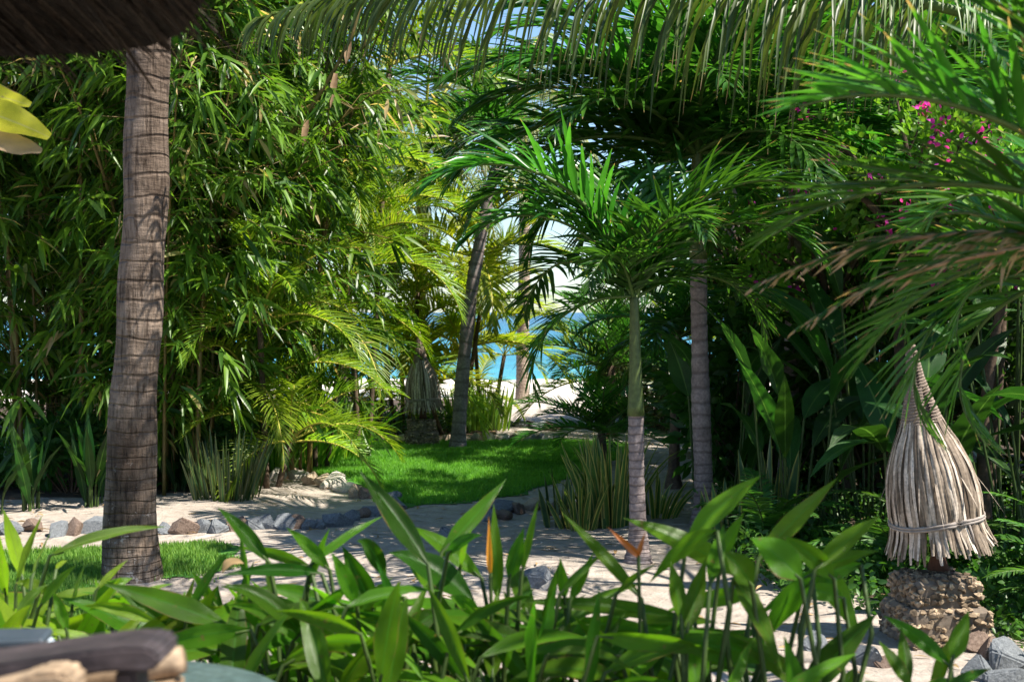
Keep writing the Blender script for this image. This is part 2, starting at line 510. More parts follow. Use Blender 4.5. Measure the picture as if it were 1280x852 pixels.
M['post'] = plain_mat('dark_post_wood', [(0.3, (0.06, 0.03, 0.02)), (0.7, (0.15, 0.07, 0.045))], 12, 0.8, 0.5)
M['coral'] = plain_mat('coral_stone', [(0.25, (0.16, 0.115, 0.075)), (0.55, (0.32, 0.25, 0.175)), (0.8, (0.48, 0.39, 0.29))], 14, 0.95, 0.8, 0.01, fine=70, use_var=True)
M['mortar'] = plain_mat('mortar', [(0.3, (0.13, 0.1, 0.075)), (0.7, (0.22, 0.18, 0.14))], 30, 0.95, 0.6)
M['rock_grey'] = plain_mat('blue_grey_rock', [(0.25, (0.09, 0.10, 0.11)), (0.6, (0.20, 0.215, 0.23)), (0.8, (0.30, 0.31, 0.32))], 9, 0.9, 0.8, 0.01, fine=60)
M['rock_brown'] = plain_mat('brown_rock', [(0.25, (0.10, 0.065, 0.05)), (0.6, (0.22, 0.16, 0.125)), (0.8, (0.33, 0.26, 0.21))], 9, 0.9, 0.8, 0.01, fine=60)
M['rock_tan'] = plain_mat('tan_rock', [(0.25, (0.24, 0.17, 0.11)), (0.6, (0.42, 0.34, 0.25)), (0.8, (0.52, 0.46, 0.38))], 9, 0.9, 0.8, 0.01, fine=60)
M['rock_white'] = plain_mat('whitish_rock', [(0.25, (0.33, 0.29, 0.24)), (0.6, (0.55, 0.51, 0.45)), (0.8, (0.66, 0.62, 0.56))], 9, 0.9, 0.8, 0.01, fine=60)
M['chairwood'] = plain_mat('weathered_dark_wood', [(0.3, (0.022, 0.018, 0.02)), (0.6, (0.055, 0.043, 0.045)), (0.8, (0.11, 0.09, 0.095))], 5, 0.55, 0.4, 0.004, stretch=(1.0, 7, 7), fine=40, spec=0.4)
M['palewood'] = plain_mat('pale_timber', [(0.3, (0.2, 0.135, 0.08)), (0.6, (0.34, 0.25, 0.165)), (0.8, (0.44, 0.35, 0.25))], 4, 0.65, 0.4, 0.004, stretch=(1, 7, 7), fine=40)
M['tabletop'] = plain_mat('grey_green_paint', [(0.3, (0.055, 0.09, 0.09)), (0.7, (0.10, 0.145, 0.14))], 5, 0.35, 0.15, 0.002, fine=50, spec=0.5)
M['boxpaint'] = plain_mat('pale_blue_paint', [(0.3, (0.42, 0.52, 0.6)), (0.7, (0.55, 0.63, 0.7))], 6, 0.5, 0.2)
M['boxdark'] = plain_mat('dark_blue_plastic', [(0.3, (0.03, 0.045, 0.06)), (0.7, (0.06, 0.075, 0.095))], 8, 0.45, 0.2)
M['canvas'] = plain_mat('grey_canvas', [(0.3, (0.17, 0.15, 0.135)), (0.7, (0.29, 0.265, 0.24))], 30, 0.9, 0.5)
M['deck'] = plain_mat('terrace_boards', [(0.3, (0.16, 0.11, 0.08)), (0.7, (0.30, 0.22, 0.16))], 3, 0.7, 0.4, 0.004, stretch=(1, 9, 1), fine=40)
M['metal'] = plain_mat('dark_metal', [(0.3, (0.05, 0.05, 0.055)), (0.7, (0.1, 0.1, 0.11))], 20, 0.5, 0.2)


def sand_mat():
    m, nt, out = new_mat('sand')
    n1 = noise(nt, 0.55, 5, 0.6)
    n2 = noise(nt, 7.0, 6, 0.65)
    n3 = noise(nt, 140.0, 3, 0.7)
    c = ramp(nt, n1, [(0.3, (0.36, 0.31, 0.265)), (0.7, (0.48, 0.425, 0.37))])
    c = mix_col(nt, 1.0, c, ramp(nt, n2, [(0.3, (0.75, 0.73, 0.71)), (0.65, (1.1, 1.1, 1.1))]), 'MULTIPLY')
    c = mix_col(nt, 1.0, c, ramp(nt, n3, [(0.3, (0.72,) * 3), (0.6, (1.1,) * 3)]), 'MULTIPLY')
    # sand turns paler towards the beach and the sea bed
    tc = nt.nodes.new('ShaderNodeTexCoord')
    sp = nt.nodes.new('ShaderNodeSeparateXYZ')
    nt.links.new(tc.outputs['Object'], sp.inputs[0])
    c = mix_col(nt, ramp(nt, math_n(nt, 'DIVIDE', sp.outputs[1], 60.0), [(0.37, (0,) * 3), (0.45, (1,) * 3)]), c, (0.74, 0.68, 0.58))
    pb = N(nt, 'ShaderNodeBsdfPrincipled', Roughness=0.95)
    pb.inputs['Specular IOR Level'].default_value = 0.15
    nt.links.new(c, pb.inputs['Base Color'])
    h = math_n(nt, 'ADD', math_n(nt, 'MULTIPLY', n2, 1.0), math_n(nt, 'MULTIPLY', n3, 0.12))
    vo = N(nt, 'ShaderNodeTexVoronoi', Scale=4.6, Randomness=1.0, feature='SMOOTH_F1')
    nt.links.new(tc.outputs['Object'], vo.inputs['Vector'])
    h = math_n(nt, 'ADD', h, ramp(nt, vo.outputs['Distance'], [(0.05, (0,) * 3), (0.28, (.9,) * 3), (0.4, (.75,) * 3)]))
    nt.links.new(bump(nt, h, 0.9, 0.06), pb.inputs['Normal'])
    nt.links.new(pb.outputs[0], out.inputs[0])
    return m


def sea_mat():
    m, nt, out = new_mat('sea_water')
    tc = nt.nodes.new('ShaderNodeTexCoord')
    sp = nt.nodes.new('ShaderNodeSeparateXYZ')
    nt.links.new(tc.outputs['Object'], sp.inputs[0])
    dist = math_n(nt, 'DIVIDE', sp.outputs[1], 260.0)
    n1 = noise(nt, 0.25, 4, stretch=(0.35, 1, 1))
    c = ramp(nt, dist, [(0.13, (0.04, 0.28, 0.34)), (0.2, (0.004, 0.17, 0.24)), (0.55, (0.002, 0.12, 0.20)), (1.0, (0.002, 0.085, 0.165))])
    c = mix_col(nt, 1.0, c, ramp(nt, n1, [(0.35, (0.75, 0.8, 0.85)), (0.65, (1.25, 1.2, 1.15))]), 'MULTIPLY')
    pb = N(nt, 'ShaderNodeBsdfPrincipled', Roughness=0.25)
    pb.inputs['Specular IOR Level'].default_value = 0.08
    nt.links.new(c, pb.inputs['Base Color'])
    n2 = noise(nt, 1.3, 5, stretch=(0.4, 1.2, 1))
    nt.links.new(bump(nt, n2, 0.6, 0.25), pb.inputs['Normal'])
    nt.links.new(pb.outputs[0], out.inputs[0])
    return m


M['sand'] = sand_mat()
M['sea'] = sea_mat()
M['foam'] = plain_mat('sea_foam', [(0.3, (0.7, 0.75, 0.75)), (0.7, (0.8, 0.82, 0.82))], 3, 0.8, 0.3)
M['soil'] = plain_mat('dark_soil', [(0.3, (0.035, 0.025, 0.018)), (0.55, (0.09, 0.065, 0.045)), (0.75, (0.17, 0.125, 0.085))], 5, 0.95, 0.8, 0.03, fine=60)
M['lawnbase'] = plain_mat('lawn_thatch', [(0.3, (0.04, 0.15, 0.02)), (0.7, (0.08, 0.22, 0.03))], 4, 0.95, 0.6, 0.02, fine=80)

# ------------------------------------------------------------------ ground
_gw = [(RNG.uniform(-1, 1, 2) * f, RNG.uniform(0, 6.28), a) for f, a in ((0.5, .022), (0.9, .016), (1.7, .012), (3.1, .008), (5.0, .005), (4.1, .006), (7.5, .0035), (9.0, .003))]


def gz(x, y):
    x = np.asarray(x, float)
    y = np.asarray(y, float)
    z = np.zeros(np.broadcast(x, y).shape)
    for k, ph, a in _gw:
        z = z + a * np.sin(k[0] * x * 1.6 + k[1] * y * 1.6 + ph)
    fade = np.clip((70 - np.hypot(x, y)) / 30, 0, 1)
    z = z * fade
    z = z - 0.5 * np.clip((y - 33.0) / 9.0, 0, 4) ** 1.3
    z = z + 0.12 * np.clip(1 - np.abs(y - 27) / 6, 0, 1) * np.clip(1 - np.abs(x - 0.5) / 8, 0, 1)
    return z


def sheet(name, xs, ys, mat, dz=0.0, mask=None):
    X, Y = np.meshgrid(xs, ys)
    Z = gz(X, Y) + dz
    idx = np.arange(X.size).reshape(X.shape)
    q = np.stack([idx[:-1, :-1], idx[:-1, 1:], idx[1:, 1:], idx[1:, :-1]], -1).reshape(-1, 4)
    mb = MB()
    if mask is not None:
        cx = (X[:-1, :-1] + X[1:, 1:]) / 2
        cy = (Y[:-1, :-1] + Y[1:, 1:]) / 2
        q = q[mask(cx, cy).reshape(-1)]
        used = np.unique(q)
        remap = np.zeros(X.size, int)
        remap[used] = np.arange(len(used))
        q = remap[q]
        V = np.stack([X, Y, Z], -1).reshape(-1, 3)[used]
    else:
        V = np.stack([X, Y, Z], -1).reshape(-1, 3)
    mb.add(V, q)
    return mb.mesh(name, mat)


def axis(lo, hi, step, far):
    a = [lo]
    out = []
    g = step
    x = lo
    while x > -far:
        g *= 1.35
        x -= g
        out.append(x)
    neg = out[::-1]
    mid = list(np.arange(lo, hi + step / 2, step))
    out = []
    g = step
    x = mid[-1]
    while x < far:
        g *= 1.35
        x += g
        out.append(x)
    return np.array(neg + mid + out)


tag(link('ground', sheet('ground', axis(-7, 7, 0.09, 3000), axis(4, 32, 0.09, 6000), M['sand'])), kind='structure')

mbs = MB()
xs = axis(-20, 20, 1.0, 3000)
ys = np.array([33.4, 34, 35, 36, 38, 40, 45, 50, 60, 80, 120, 200, 400, 800, 1600, 3200, 6000])
X, Y = np.meshgrid(xs, ys)
idx = np.arange(X.size).reshape(X.shape)
mbs.add(np.stack([X, Y, np.full(X.shape, -0.16)], -1).reshape(-1, 3), np.stack([idx[:-1, :-1], idx[:-1, 1:], idx[1:, 1:], idx[1:, :-1]], -1).reshape(-1, 4))
tag(link('sea', mbs.mesh('sea', M['sea'])), kind='structure')


def in_poly(poly):
    poly = np.asarray(poly)

    def f(x, y):
        x = np.asarray(x)
        y = np.asarray(y)
        ins = np.zeros(x.shape, bool)
        j = len(poly) - 1
        for i in range(len(poly)):
            xi, yi = poly[i]
            xj, yj = poly[j]
            c = ((yi > y) != (yj > y)) & (x < (xj - xi) * (y - yi) / (yj - yi + 1e-12) + xi)
            ins ^= c
            j = i
        return ins
    return f


LAWN = [G(u, v)[:2] for u, v in ((372, 580), (400, 572), (440, 561), (470, 557), (560, 553), (650, 551), (730, 552), (790, 556), (775, 575), (735, 592), (690, 609), (640, 620), (570, 628), (505, 632), (480, 621), (448, 607), (405, 594))]
LAWN2 = [G(u, v)[:2] for u, v in ((-160, 700), (60, 686), (150, 682), (285, 680), (300, 697), (285, 715), (262, 728), (240, 740), (250, 760), (190, 800), (-100, 830), (-200, 800))]


def lawn(poly, n, name, label, hmean, holes=(), mat='grass'):
    poly = np.asarray(poly)
    lo, hi = poly.min(0), poly.max(0)
    f = in_poly(poly)
    def base_mask(x, y):
        ok = f(x + .05 * np.sin(y * 13), y + .05 * np.sin(x * 11))
        for hx, hy, hr in holes:
            ok &= np.hypot(x - hx, y - hy) > hr * (.72 + .2 * np.sin(np.arctan2(y - hy, x - hx) * 5) + .08 * np.sin(x * 31 + y * 17))
        return ok
    me = sheet(name, np.arange(lo[0], hi[0] + .04, .04), np.arange(lo[1], hi[1] + .04, .04), M['lawnbase'], 0.006, base_mask)
    tag(link(name, me), kind='structure')
    xy = RNG.uniform(lo, hi, (n * 3, 2))
    wob = 0.06 * np.sin(xy[:, 0] * 9) + 0.05 * np.sin(xy[:, 1] * 11)
    xy = xy[f(xy[:, 0] + wob, xy[:, 1] + wob)]
    for hx, hy, hr in holes:
        dd = np.hypot(xy[:, 0] - hx, xy[:, 1] - hy) / hr
        xy = xy[RNG.uniform(0, 1, len(xy)) < np.clip(dd ** 3, 0, 1)]
    xy = xy[:n]
    k = len(xy)
    a = RNG.uniform(0, 2 * PI, k)
    lean = RNG.uniform(0.05, 0.7, k)
    D = np.stack([np.cos(a) * lean, np.sin(a) * lean, np.ones(k)], -1)
    sd = np.stack([-np.sin(a), np.cos(a), np.zeros(k)], -1)
    mb = MB()
    patch = 0.5 + 0.5 * np.sin(xy[:, 0] * 2.3 + 1.0) * np.sin(xy[:, 1] * 2.9)
    mb.ribbons(np.c_[xy, gz(xy[:, 0], xy[:, 1])], D, hmean * RNG.uniform(0.6, 1.3, k), RNG.uniform(.0022, .004, k), sd, prof=[1, .8, .08], grav=0.5,
               cols=2, var=np.clip(RNG.uniform(0, .9, k) * .75 + .25 * patch, 0, 1))
    tag(link('lawn_grass', mb.mesh('lawn_grass', M[mat])), label, 'grass', kind='stuff')


TR = G(166, 722)
lawn(LAWN, 95000, 'lawn', 'short bright green grass of the oval lawn before the beach', 0.045)
lawn(LAWN2, 42000, 'grass_strip', 'short grass around the foot of the thick coconut trunk', 0.042, holes=((TR[0] + .50, TR[1] - .25, .55), (TR[0] + .1, TR[1] - .25, .38), (TR[0] - .9, TR[1] - .5, .2)), mat='grass_worn')

# soil of the planting beds
BED_R = [(2.05, 5.6), (2.4, 6.0), (2.75, 6.8), (2.75, 7.6), (1.75, 8.2), (1.5, 9.2), (1.75, 11), (2.3, 14), (2.6, 18), (3.5, 24), (40, 24), (40, 3), (3, 3)]
BED_L = [(-30, 9.5), (-6.5, 11.2), (-5, 12.1), (-3.4, 12.4), (-2.5, 12.9), (-2.2, 14.0), (-2.3, 16.2), (-2.2, 17.5), (-.9, 18.2), (-.25, 18.6), (-.1, 20), (-.4, 25), (-30, 26)]
BED_N = [(-4, 2.6), (-4, 5.3), (-1.5, 5.0), (-.4, 4.6), (.6, 4.3), (1.4, 4.4), (2.2, 4.0), (2.6, 2.6)]
for nm, poly in (('soil', BED_R), ('soil', BED_L), ('soil', BED_N)):
    p = np.asarray(poly)
    lo, hi = np.maximum(p.min(0), -12), np.minimum(p.max(0), 27)
    hi[0] = min(hi[0], 12)
    tag(link(nm, sheet(nm, np.arange(lo[0], hi[0], .1), np.arange(lo[1], hi[1], .1), M['soil'], 0.004, in_poly(poly))), kind='structure')

# dry litter lying on sand and beds
k = 3400
xy = np.stack([RNG.uniform(-6, 5, k), RNG.uniform(4.5, 22, k)], -1)
onlawn = in_poly(LAWN)(xy[:, 0], xy[:, 1]) | in_poly(LAWN2)(xy[:, 0], xy[:, 1])
bed = in_poly(BED_R)(xy[:, 0], xy[:, 1]) | in_poly(BED_L)(xy[:, 0], xy[:, 1])
keep = (~onlawn) & (bed | (RNG.uniform(0, 1, k) < .55))
xy = xy[keep]
k = len(xy)
a = RNG.uniform(0, 2 * PI, k)
mb = MB()
mb.ribbons(np.c_[xy, gz(xy[:, 0], xy[:, 1]) + .012], np.stack([np.cos(a), np.sin(a), RNG.uniform(0, .25, k)], -1), RNG.uniform(.04, .13, k), RNG.uniform(.005, .014, k),
           np.stack([-np.sin(a), np.cos(a), RNG.uniform(-.4, .4, k)], -1), nseg=3, grav=.5, fold=.4)
tag(link('leaf_litter', mb.mesh('leaf_litter', M['dry'])), 'dry brown leaves scattered over the sand and beds', 'leaf litter', kind='stuff')

# ------------------------------------------------------------------ palms
SP = {
    'xmas': dict(L=1.75, nl=44, ll=.64, hw=.0235, vee=22, a0=64, a1=24, gd=.6, droop=78, pet=.07, m='xmas', r='rachis', jit=9, rr=.016),
    'near': dict(L=1.5, nl=24, ll=.62, hw=.021, vee=24, a0=58, a1=22, gd=.16, droop=60, pet=.12, m='near', r='rachis', jit=6, rr=.016),
    'coco': dict(L=3.7, nl=110, ll=.85, hw=.0115, vee=-8, a0=68, a1=26, gd=1.5, droop=62, pet=.16, m='coco', r='rachis', jit=10, rr=.022),
    'pale': dict(L=3.3, nl=70, ll=.8, hw=.021, vee=-5, a0=68, a1=26, gd=1.5, droop=75, pet=.16, m='pale', r='yrachis', jit=7, rr=.03),
    'areca': dict(L=1.9, nl=50, ll=.52, hw=.012, vee=34, a0=60, a1=24, gd=.5, droop=85, pet=.14, m='areca', r='yrachis', jit=4, rr=.014),
    'lime': dict(L=1.8, nl=44, ll=.5, hw=.019, vee=30, a0=60, a1=24, gd=.55, droop=85, pet=.14, m='lime', r='yrachis', jit=4, rr=.014),
    'cycad': dict(L=.75, nl=34, ll=.24, hw=.009, vee=26, a0=66, a1=30, gd=.25, droop=55, pet=.12, m='xmas', r='rachis', jit=4, rr=.008),
    'fern': dict(L=.62, nl=30, ll=.14, hw=.012, vee=4, a0=75, a1=40, gd=.3, droop=70, pet=.12, m='fern', r='rachis', jit=4, rr=.004),
    'drying': dict(L=1.5, nl=24, ll=.36, hw=.014, vee=5, a0=48, a1=22, gd=.5, droop=34, pet=.1, m='drying', r='sheath', jit=10, rr=.012),
    'dead': dict(L=1.3, nl=30, ll=.42, hw=.012, vee=-20, a0=50, a1=20, gd=1.3, droop=50, pet=.15, m='dryfrond', r='sheath', jit=12, rr=.014),
}
_fr = {}


def frond_mb(sp, el, seed, **over):
    p = dict(SP[sp])
    p.update(over)
    rg = np.random.default_rng(seed * 131 + int(el) + 400)
    K = 22
    s = np.linspace(0, 1, K)
    th = rad(el) - rad(p['droop']) * s ** 1.35
    bend = rg.uniform(-.22, .22) * s ** 1.5
    T = np.stack([np.cos(th) * np.cos(bend), np.cos(th) * np.sin(bend), np.sin(th)], -1)
    pts = np.concatenate([[np.zeros(3)], np.cumsum(T[:-1] * p['L'] / (K - 1), 0)])
    mb = MB()
    mb.tube(pts, p['rr'] * (1.15 - s) + .002, 6, 1, cap=False)
    nl = p['nl']
    u = np.linspace(p['pet'], .995, nl)
    u = np.clip(u + rg.normal(0, .35 / nl, nl), p['pet'], 1)
    Pp = np.stack([np.interp(u, s, pts[:, i]) for i in range(3)], -1)
    Tt = nrm(np.stack([np.interp(u, s, T[:, i]) for i in range(3)], -1))
    Bb = nrm(np.cross((0, 0, 1.0), Tt))
    Nn = np.cross(Tt, Bb)
    w = (u - p['pet']) / (1 - p['pet'])
    ll = p['ll'] * (0.5 + 0.5 * np.sin(PI * np.clip(w * .85 + .18, 0, 1))) * (1 - .45 * w ** 3)
    aa = np.radians(p['a0'] + (p['a1'] - p['a0']) * w)
    for sgn in (-1, 1):
        an = aa + np.radians(rg.normal(0, p['jit'], nl))
        ve = np.radians(p['vee'] + rg.normal(0, p['jit'] * 1.3, nl))
        D = np.cos(an)[:, None] * Tt + np.sin(an)[:, None] * (sgn * np.cos(ve)[:, None] * Bb + np.sin(ve)[:, None] * Nn)
        l2 = ll * rg.uniform(.88, 1.1, nl)
        mb.ribbons(Pp, D, l2, p['hw'] * rg.uniform(.8, 1.15, nl) * (1 - .35 * w), Tt, prof=[.45, 1, .92, .62, .06], grav=p['gd'] * rg.uniform(.6, 1.4, nl), fold=.45, mat=0,
                   var=np.clip(rg.normal(.45, .22, nl), 0, .9), rng=rg)
    return mb


def frond(sp, el, seed=0, **over):
    el = int(round(el / 8.0) * 8)
    key = (sp, el, seed % 3, tuple(sorted(over.items())))
    if key not in _fr:
        p = SP[sp]
        _fr[key] = frond_mb(sp, el, seed % 3, **over).mesh('frond', [M[p['m']], M[p['r']]])
    return _fr[key]


def trunk_mesh(pts, mat, n=16, rings=0, rr=0.0, K=90, skew=0.0):
    pts = np.asarray(pts, float)
    s = np.linspace(0, 1, len(pts))
    q = np.linspace(0, 1, K)
    # smooth interpolation
    C = np.stack([np.interp(q, s, pts[:, i]) for i in range(4)], -1)
    kw = max(9, K // 8) | 1
    hk = kw // 2
    ker = np.hanning(kw + 2)[1:-1]
    ker = ker / ker.sum()
    pad = np.concatenate([2 * C[:1] - C[hk:0:-1], C, 2 * C[-1:] - C[-2:-hk - 2:-1]])
    Cs = np.stack([np.convolve(pad[:, i], ker, 'valid') for i in range(4)], -1)
    Cs[0], Cs[-1] = C[0], C[-1]
    if rings:
        ph = (q * rings) % 1.0
        Cs[:, 3] *= 1 + rr * (ph - .5)
    mb = MB()
    mb.tube(Cs[:, :3], Cs[:, 3], n, var=0.5)
    v = mb.v[0]
    v += 0.006 * pts[0, 3] / .2 * np.sin(v[:, 2:3] * 7 + v[:, 0:1] * 20) * np.array((1, 1, 0))
    return mb.mesh('trunk', mat, smooth=True)


def palm(name, label, cat, base, tpts, bark, fronds, sp, crown=None, shaft=None, group=None, K=90, rings=30, rr=.05, fscale=1.0, extra=(), over=None):
    """tpts: local (x,y,z,r); fronds: list of (azimuth deg, elevation deg, scale)."""
    base = np.array((base[0], base[1], float(gz(base[0], base[1]))))
    t = thing(name, label, cat, base, group)
    part('trunk', trunk_mesh(tpts, bark, rings=rings, rr=rr, K=K), t)
    top = np.array(tpts[-1][:3]) if crown is None else np.array(crown)
    if shaft:
        h, r0, r1 = shaft
        ax = nrm(np.array(tpts[-1][:3]) - np.array(tpts[-2][:3]))
        z = np.linspace(0, 1, 14)
        mb = MB()
        rp = r0 + (r1 - r0) * z ** .8 + .004 * np.exp(-(z / .12) ** 2) * (r0 / .06)
        p0 = np.array(tpts[-1][:3]) - ax * .01
        mb.tube(p0 + ax * (z * h)[:, None], rp, 14)
        part('crownshaft', mb.mesh('crownshaft', M['shaft']), t)
        top = p0 + ax * h * .97
    for i, (az, el, s) in enumerate(fronds):
        part('frond', frond(sp, el, i, **(over or {})), t, top + np.array((0, 0, -.02 * (i % 3))), (0, 0, rad(az)), s * fscale)
    for (spx, az, el, s) in extra:
        part('dried_frond', frond(spx, el, 1), t, top + np.array((0, 0, -.05)), (0, 0, rad(az)), s)
    return t


def crown_list(n, lo, hi, rg, s=(.85, 1.1), a0=0.0):
    out = []
    for i in range(n):
        f = i / max(n - 1, 1)
        out.append((a0 + i * 137.5 + rg.uniform(-12, 12), hi + (lo - hi) * f ** .9 + rg.uniform(-6, 6), rg.uniform(*s)))
    return out


def r_(seed):
    return np.random.default_rng(seed)


# the thick coconut palm beside the terrace (crown stands above the picture)
b = G(166, 722)


def loc_px(base, u, v, d, r):
    p = P(u, v, d) - np.array((base[0], base[1], 0))
    return (p[0], p[1], p[2], r)


d0 = b[1]
px = FPX / d0
tp = [(0, 0, -.08, 40 / px), (0, 0, .02, 38.5 / px), loc_px(b, 165, 690, d0, 35 / px), loc_px(b, 163, 640, d0, 32.5 / px), loc_px(b, 163, 590, d0, 31.5 / px),
      loc_px(b, 165, 540, d0, 30 / px), loc_px(b, 169, 480, d0, 28.5 / px), loc_px(b, 174, 400, d0, 28 / px), loc_px(b, 179, 320, d0, 28 / px), loc_px(b, 183, 230, d0, 27.5 / px),
      loc_px(b, 184, 140, d0, 27.5 / px), loc_px(b, 185, 50, d0, 27 / px), loc_px(b, 188, -100, d0, 26 / px), loc_px(b, 194, -300, d0, 24 / px), loc_px(b, 205, -560, d0, 22 / px), loc_px(b, 220, -900, d0, 20 / px)]
palm('coconut_palm', 'thick leaning coconut palm trunk with cracked ringed bark beside the thatched eave', 'palm tree', b, tp, M['coco_bark'], crown_list(13, -30, 70, r_(1), a0=20), 'coco', K=240, rings=46, rr=.014)

# leaning slim trunk at the lawn edge
b = G(572, 561)
d0 = b[1]
px = FPX / d0
tp = [(0, 0, -.05, 12.5 / px), loc_px(b, 573, 545, d0, 9.3 / px), loc_px(b, 577, 480, d0, 8.6 / px), loc_px(b, 583, 420, d0, 8.2 / px), loc_px(b, 590, 360, d0, 8 / px), loc_px(b, 600, 300, d0, 7.6 / px), loc_px(b, 612, 240, d0, 7 / px), loc_px(b, 622, 205, d0, 7 / px)]
fl = [(178, 22, 1.25), (200, 45, 1.25), (160, 8, 1.1), (185, -12, 1.05), (225, 20, 1.1), (255, 5, .95), (285, 40, 1.1), (330, 28, 1.15), (350, 8, 1.1), (12, -8, 1.0), (30, 50, 1.1), (60, 20, 1.1), (100, 40, 1.1), (130, 20, 1.1), (80, 72, 1.0), (240, 75, 1.0), (5, 25, 1.2), (345, 50, 1.2), (190, 60, 1.2), (300, 20, 1.0)]
palm('palm_tree', 'slim blue grey leaning palm trunk rising from the back edge of the lawn', 'palm tree', b, tp, M['grey_bark'], [f for f in fl[:17] if not (f[0] > 280 or f[0] < 35)], 'xmas', shaft=(.5, .065, .045), K=110, rings=34, fscale=.8)

# tall coconut palms behind, on the beach side
b = G(653, 504)
d0 = b[1]
px = FPX / d0
tp = [(0, 0, -.1, 9.5 / px), loc_px(b, 653, 490, d0, 8.3 / px), loc_px(b, 653, 440, d0, 7.8 / px), loc_px(b, 655, 380, d0, 7.5 / px), loc_px(b, 656, 300, d0, 7.2 / px), loc_px(b, 655, 200, d0, 6.8 / px), loc_px(b, 650, 130, d0, 6.5 / px)]
palm('coconut_palm', 'straight pale coconut palm trunk standing on the white beach sand', 'palm tree', b, tp, M['beach_bark'], crown_list(13, -28, 70, r_(5), (.6, .8), a0=60), 'pale', K=120, rings=40)
for (u, v, top, topu, seed, lab, sz) in (
        (520, 535, 170, 532, 7, 'pale green coconut palm rising above the far straw lamp', .85),
        (428, 530, 190, 440, 8, 'coconut palm standing behind the small pale trunk at the bamboo edge', .8)):
    b = G(u, v)
    d0 = b[1]
    px = FPX / d0
    tp = [(0, 0, -.1, 9 / px), loc_px(b, u, v - 60, d0, 8 / px), loc_px(b, (u + topu) / 2, (v + top) / 2, d0, 7.2 / px), loc_px(b, topu, top, d0, 6.5 / px)]
    palm('coconut_palm', lab, 'palm tree', b, tp, M['beach_bark'], crown_list(15, -32, 75, r_(seed), (.7 * sz, sz), a0=seed * 40), 'pale', K=70, rings=34)

# ringed Christmas palms in the sand
b = G(797, 697)
d0 = b[1]
px = FPX / d0
tp = [(0, 0, -.05, 21 / px), loc_px(b, 798, 680, d0, 13.5 / px), loc_px(b, 797, 650, d0, 11 / px), loc_px(b, 796, 580, d0, 9.8 / px), loc_px(b, 795, 512, d0, 9.2 / px)]
fl = [(192, -4, .62), (172, 62, .8), (150, 70, .95), (5, 56, .85), (26, 36, .7), (60, 60, .9), (100, 78, .9), (196, 74, 1.05), (345, 72, .95), (290, 60, .7), (250, 52, .6), (128, 40, .85), (40, 72, 1.0)]
palm('palm_tree', 'grey ringed palm trunk with long green crownshaft beside the striped plants', 'palm tree', b, tp, M['grey_bark'], fl, 'xmas', shaft=(.80, .054, .028), K=110, rings=17, rr=.08, group='ringed palms in the sand', over=dict(droop=112))

b = G(878, 655)
d0 = b[1]
px = FPX / d0
tp = [(0, 0, -.05, 18 / px), loc_px(b, 880, 630, d0, 13 / px), loc_px(b, 879, 580, d0, 12 / px), loc_px(b, 876, 500, d0, 11.5 / px), loc_px(b, 874, 400, d0, 10.5 / px), loc_px(b, 873, 320, d0, 10 / px)]
fl = [(176, 38, 1.1), (195, 15, 1.1), (205, 60, 1.15), (160, 62, 1.15), (150, 12, 1.0), (230, 30, 1.05), (265, 40, 1.0), (300, 18, 1.0), (325, 48, 1.1), (345, 20, 1.1), (2, 58, 1.15), (12, 32, 1.1), (40, 45, 1.1), (70, 25, 1.0), (95, 75, 1.1), (120, 40, 1.1), (190, 80, 1.1), (280, 66, 1.05), (182, 26, 1.15), (186, 50, 1.2), (215, 46, 1.1), (350, 40, 1.15), (10, 72, 1.15), (250, 62, 1.1), (168, 2, .95), (340, 0, .9), (205, -6, .8), (310, 66, 1.1)]
palm('palm_tree', 'taller brown grey ringed palm trunk with dappled light right of the green crownshaft', 'palm tree', b, tp, M['grey_bark'], fl, 'xmas', shaft=(.85, .065, .04), K=130, rings=24, rr=.08, group='ringed palms in the sand')

b = G(842, 611)
d0 = b[1]
px = FPX / d0
tp = [(0, 0, -.05, 13 / px), loc_px(b, 842, 590, d0, 7.5 / px), loc_px(b, 844, 530, d0, 6.5 / px), loc_px(b, 846, 470, d0, 6 / px)]
palm('palm_tree', 'short slim dark palm trunk standing between and behind the two ringed palms', 'palm tree', b, tp, M['brown_bark'], crown_list(10, 0, 75, r_(12), (.5, .65)), 'xmas', shaft=(.4, .045, .03), K=50, rings=12, group='ringed palms in the sand')

b = np.array((-.2, 0, 0))
for (u, v, topv, seed, lab, sp, sc, gr) in (
        (985, 628, 180, 14, 'dark leafy palm rising behind the tall dappled trunk on the shrub side', 'xmas', 1.15, 1),
        (1120, 600, 120, 15, 'dark palm standing behind the bougainvillea bushes', 'xmas', 1.25, 1),
        (910, 570, 110, 16, 'palm with upright fronds deep behind the ringed trunks', 'xmas', 1.2, 1)):
    b = G(u, v)
    d0 = b[1]
    px = FPX / d0
    tp = [(0, 0, -.05, .12), loc_px(b, u, v - 60, d0, .075), loc_px(b, u + 6, (v + topv) / 2, d0, .065), loc_px(b, u + 10, topv + 60, d0, .06)]
    palm('palm_tree', lab, 'palm tree', b, tp, M['grey_bark'], crown_list(14, -12, 75, r_(seed), (.85 * sc, 1.1 * sc), a0=seed * 50), sp, shaft=(.5, .062, .04), K=80, rings=30, group='palms behind the ringed trunks')

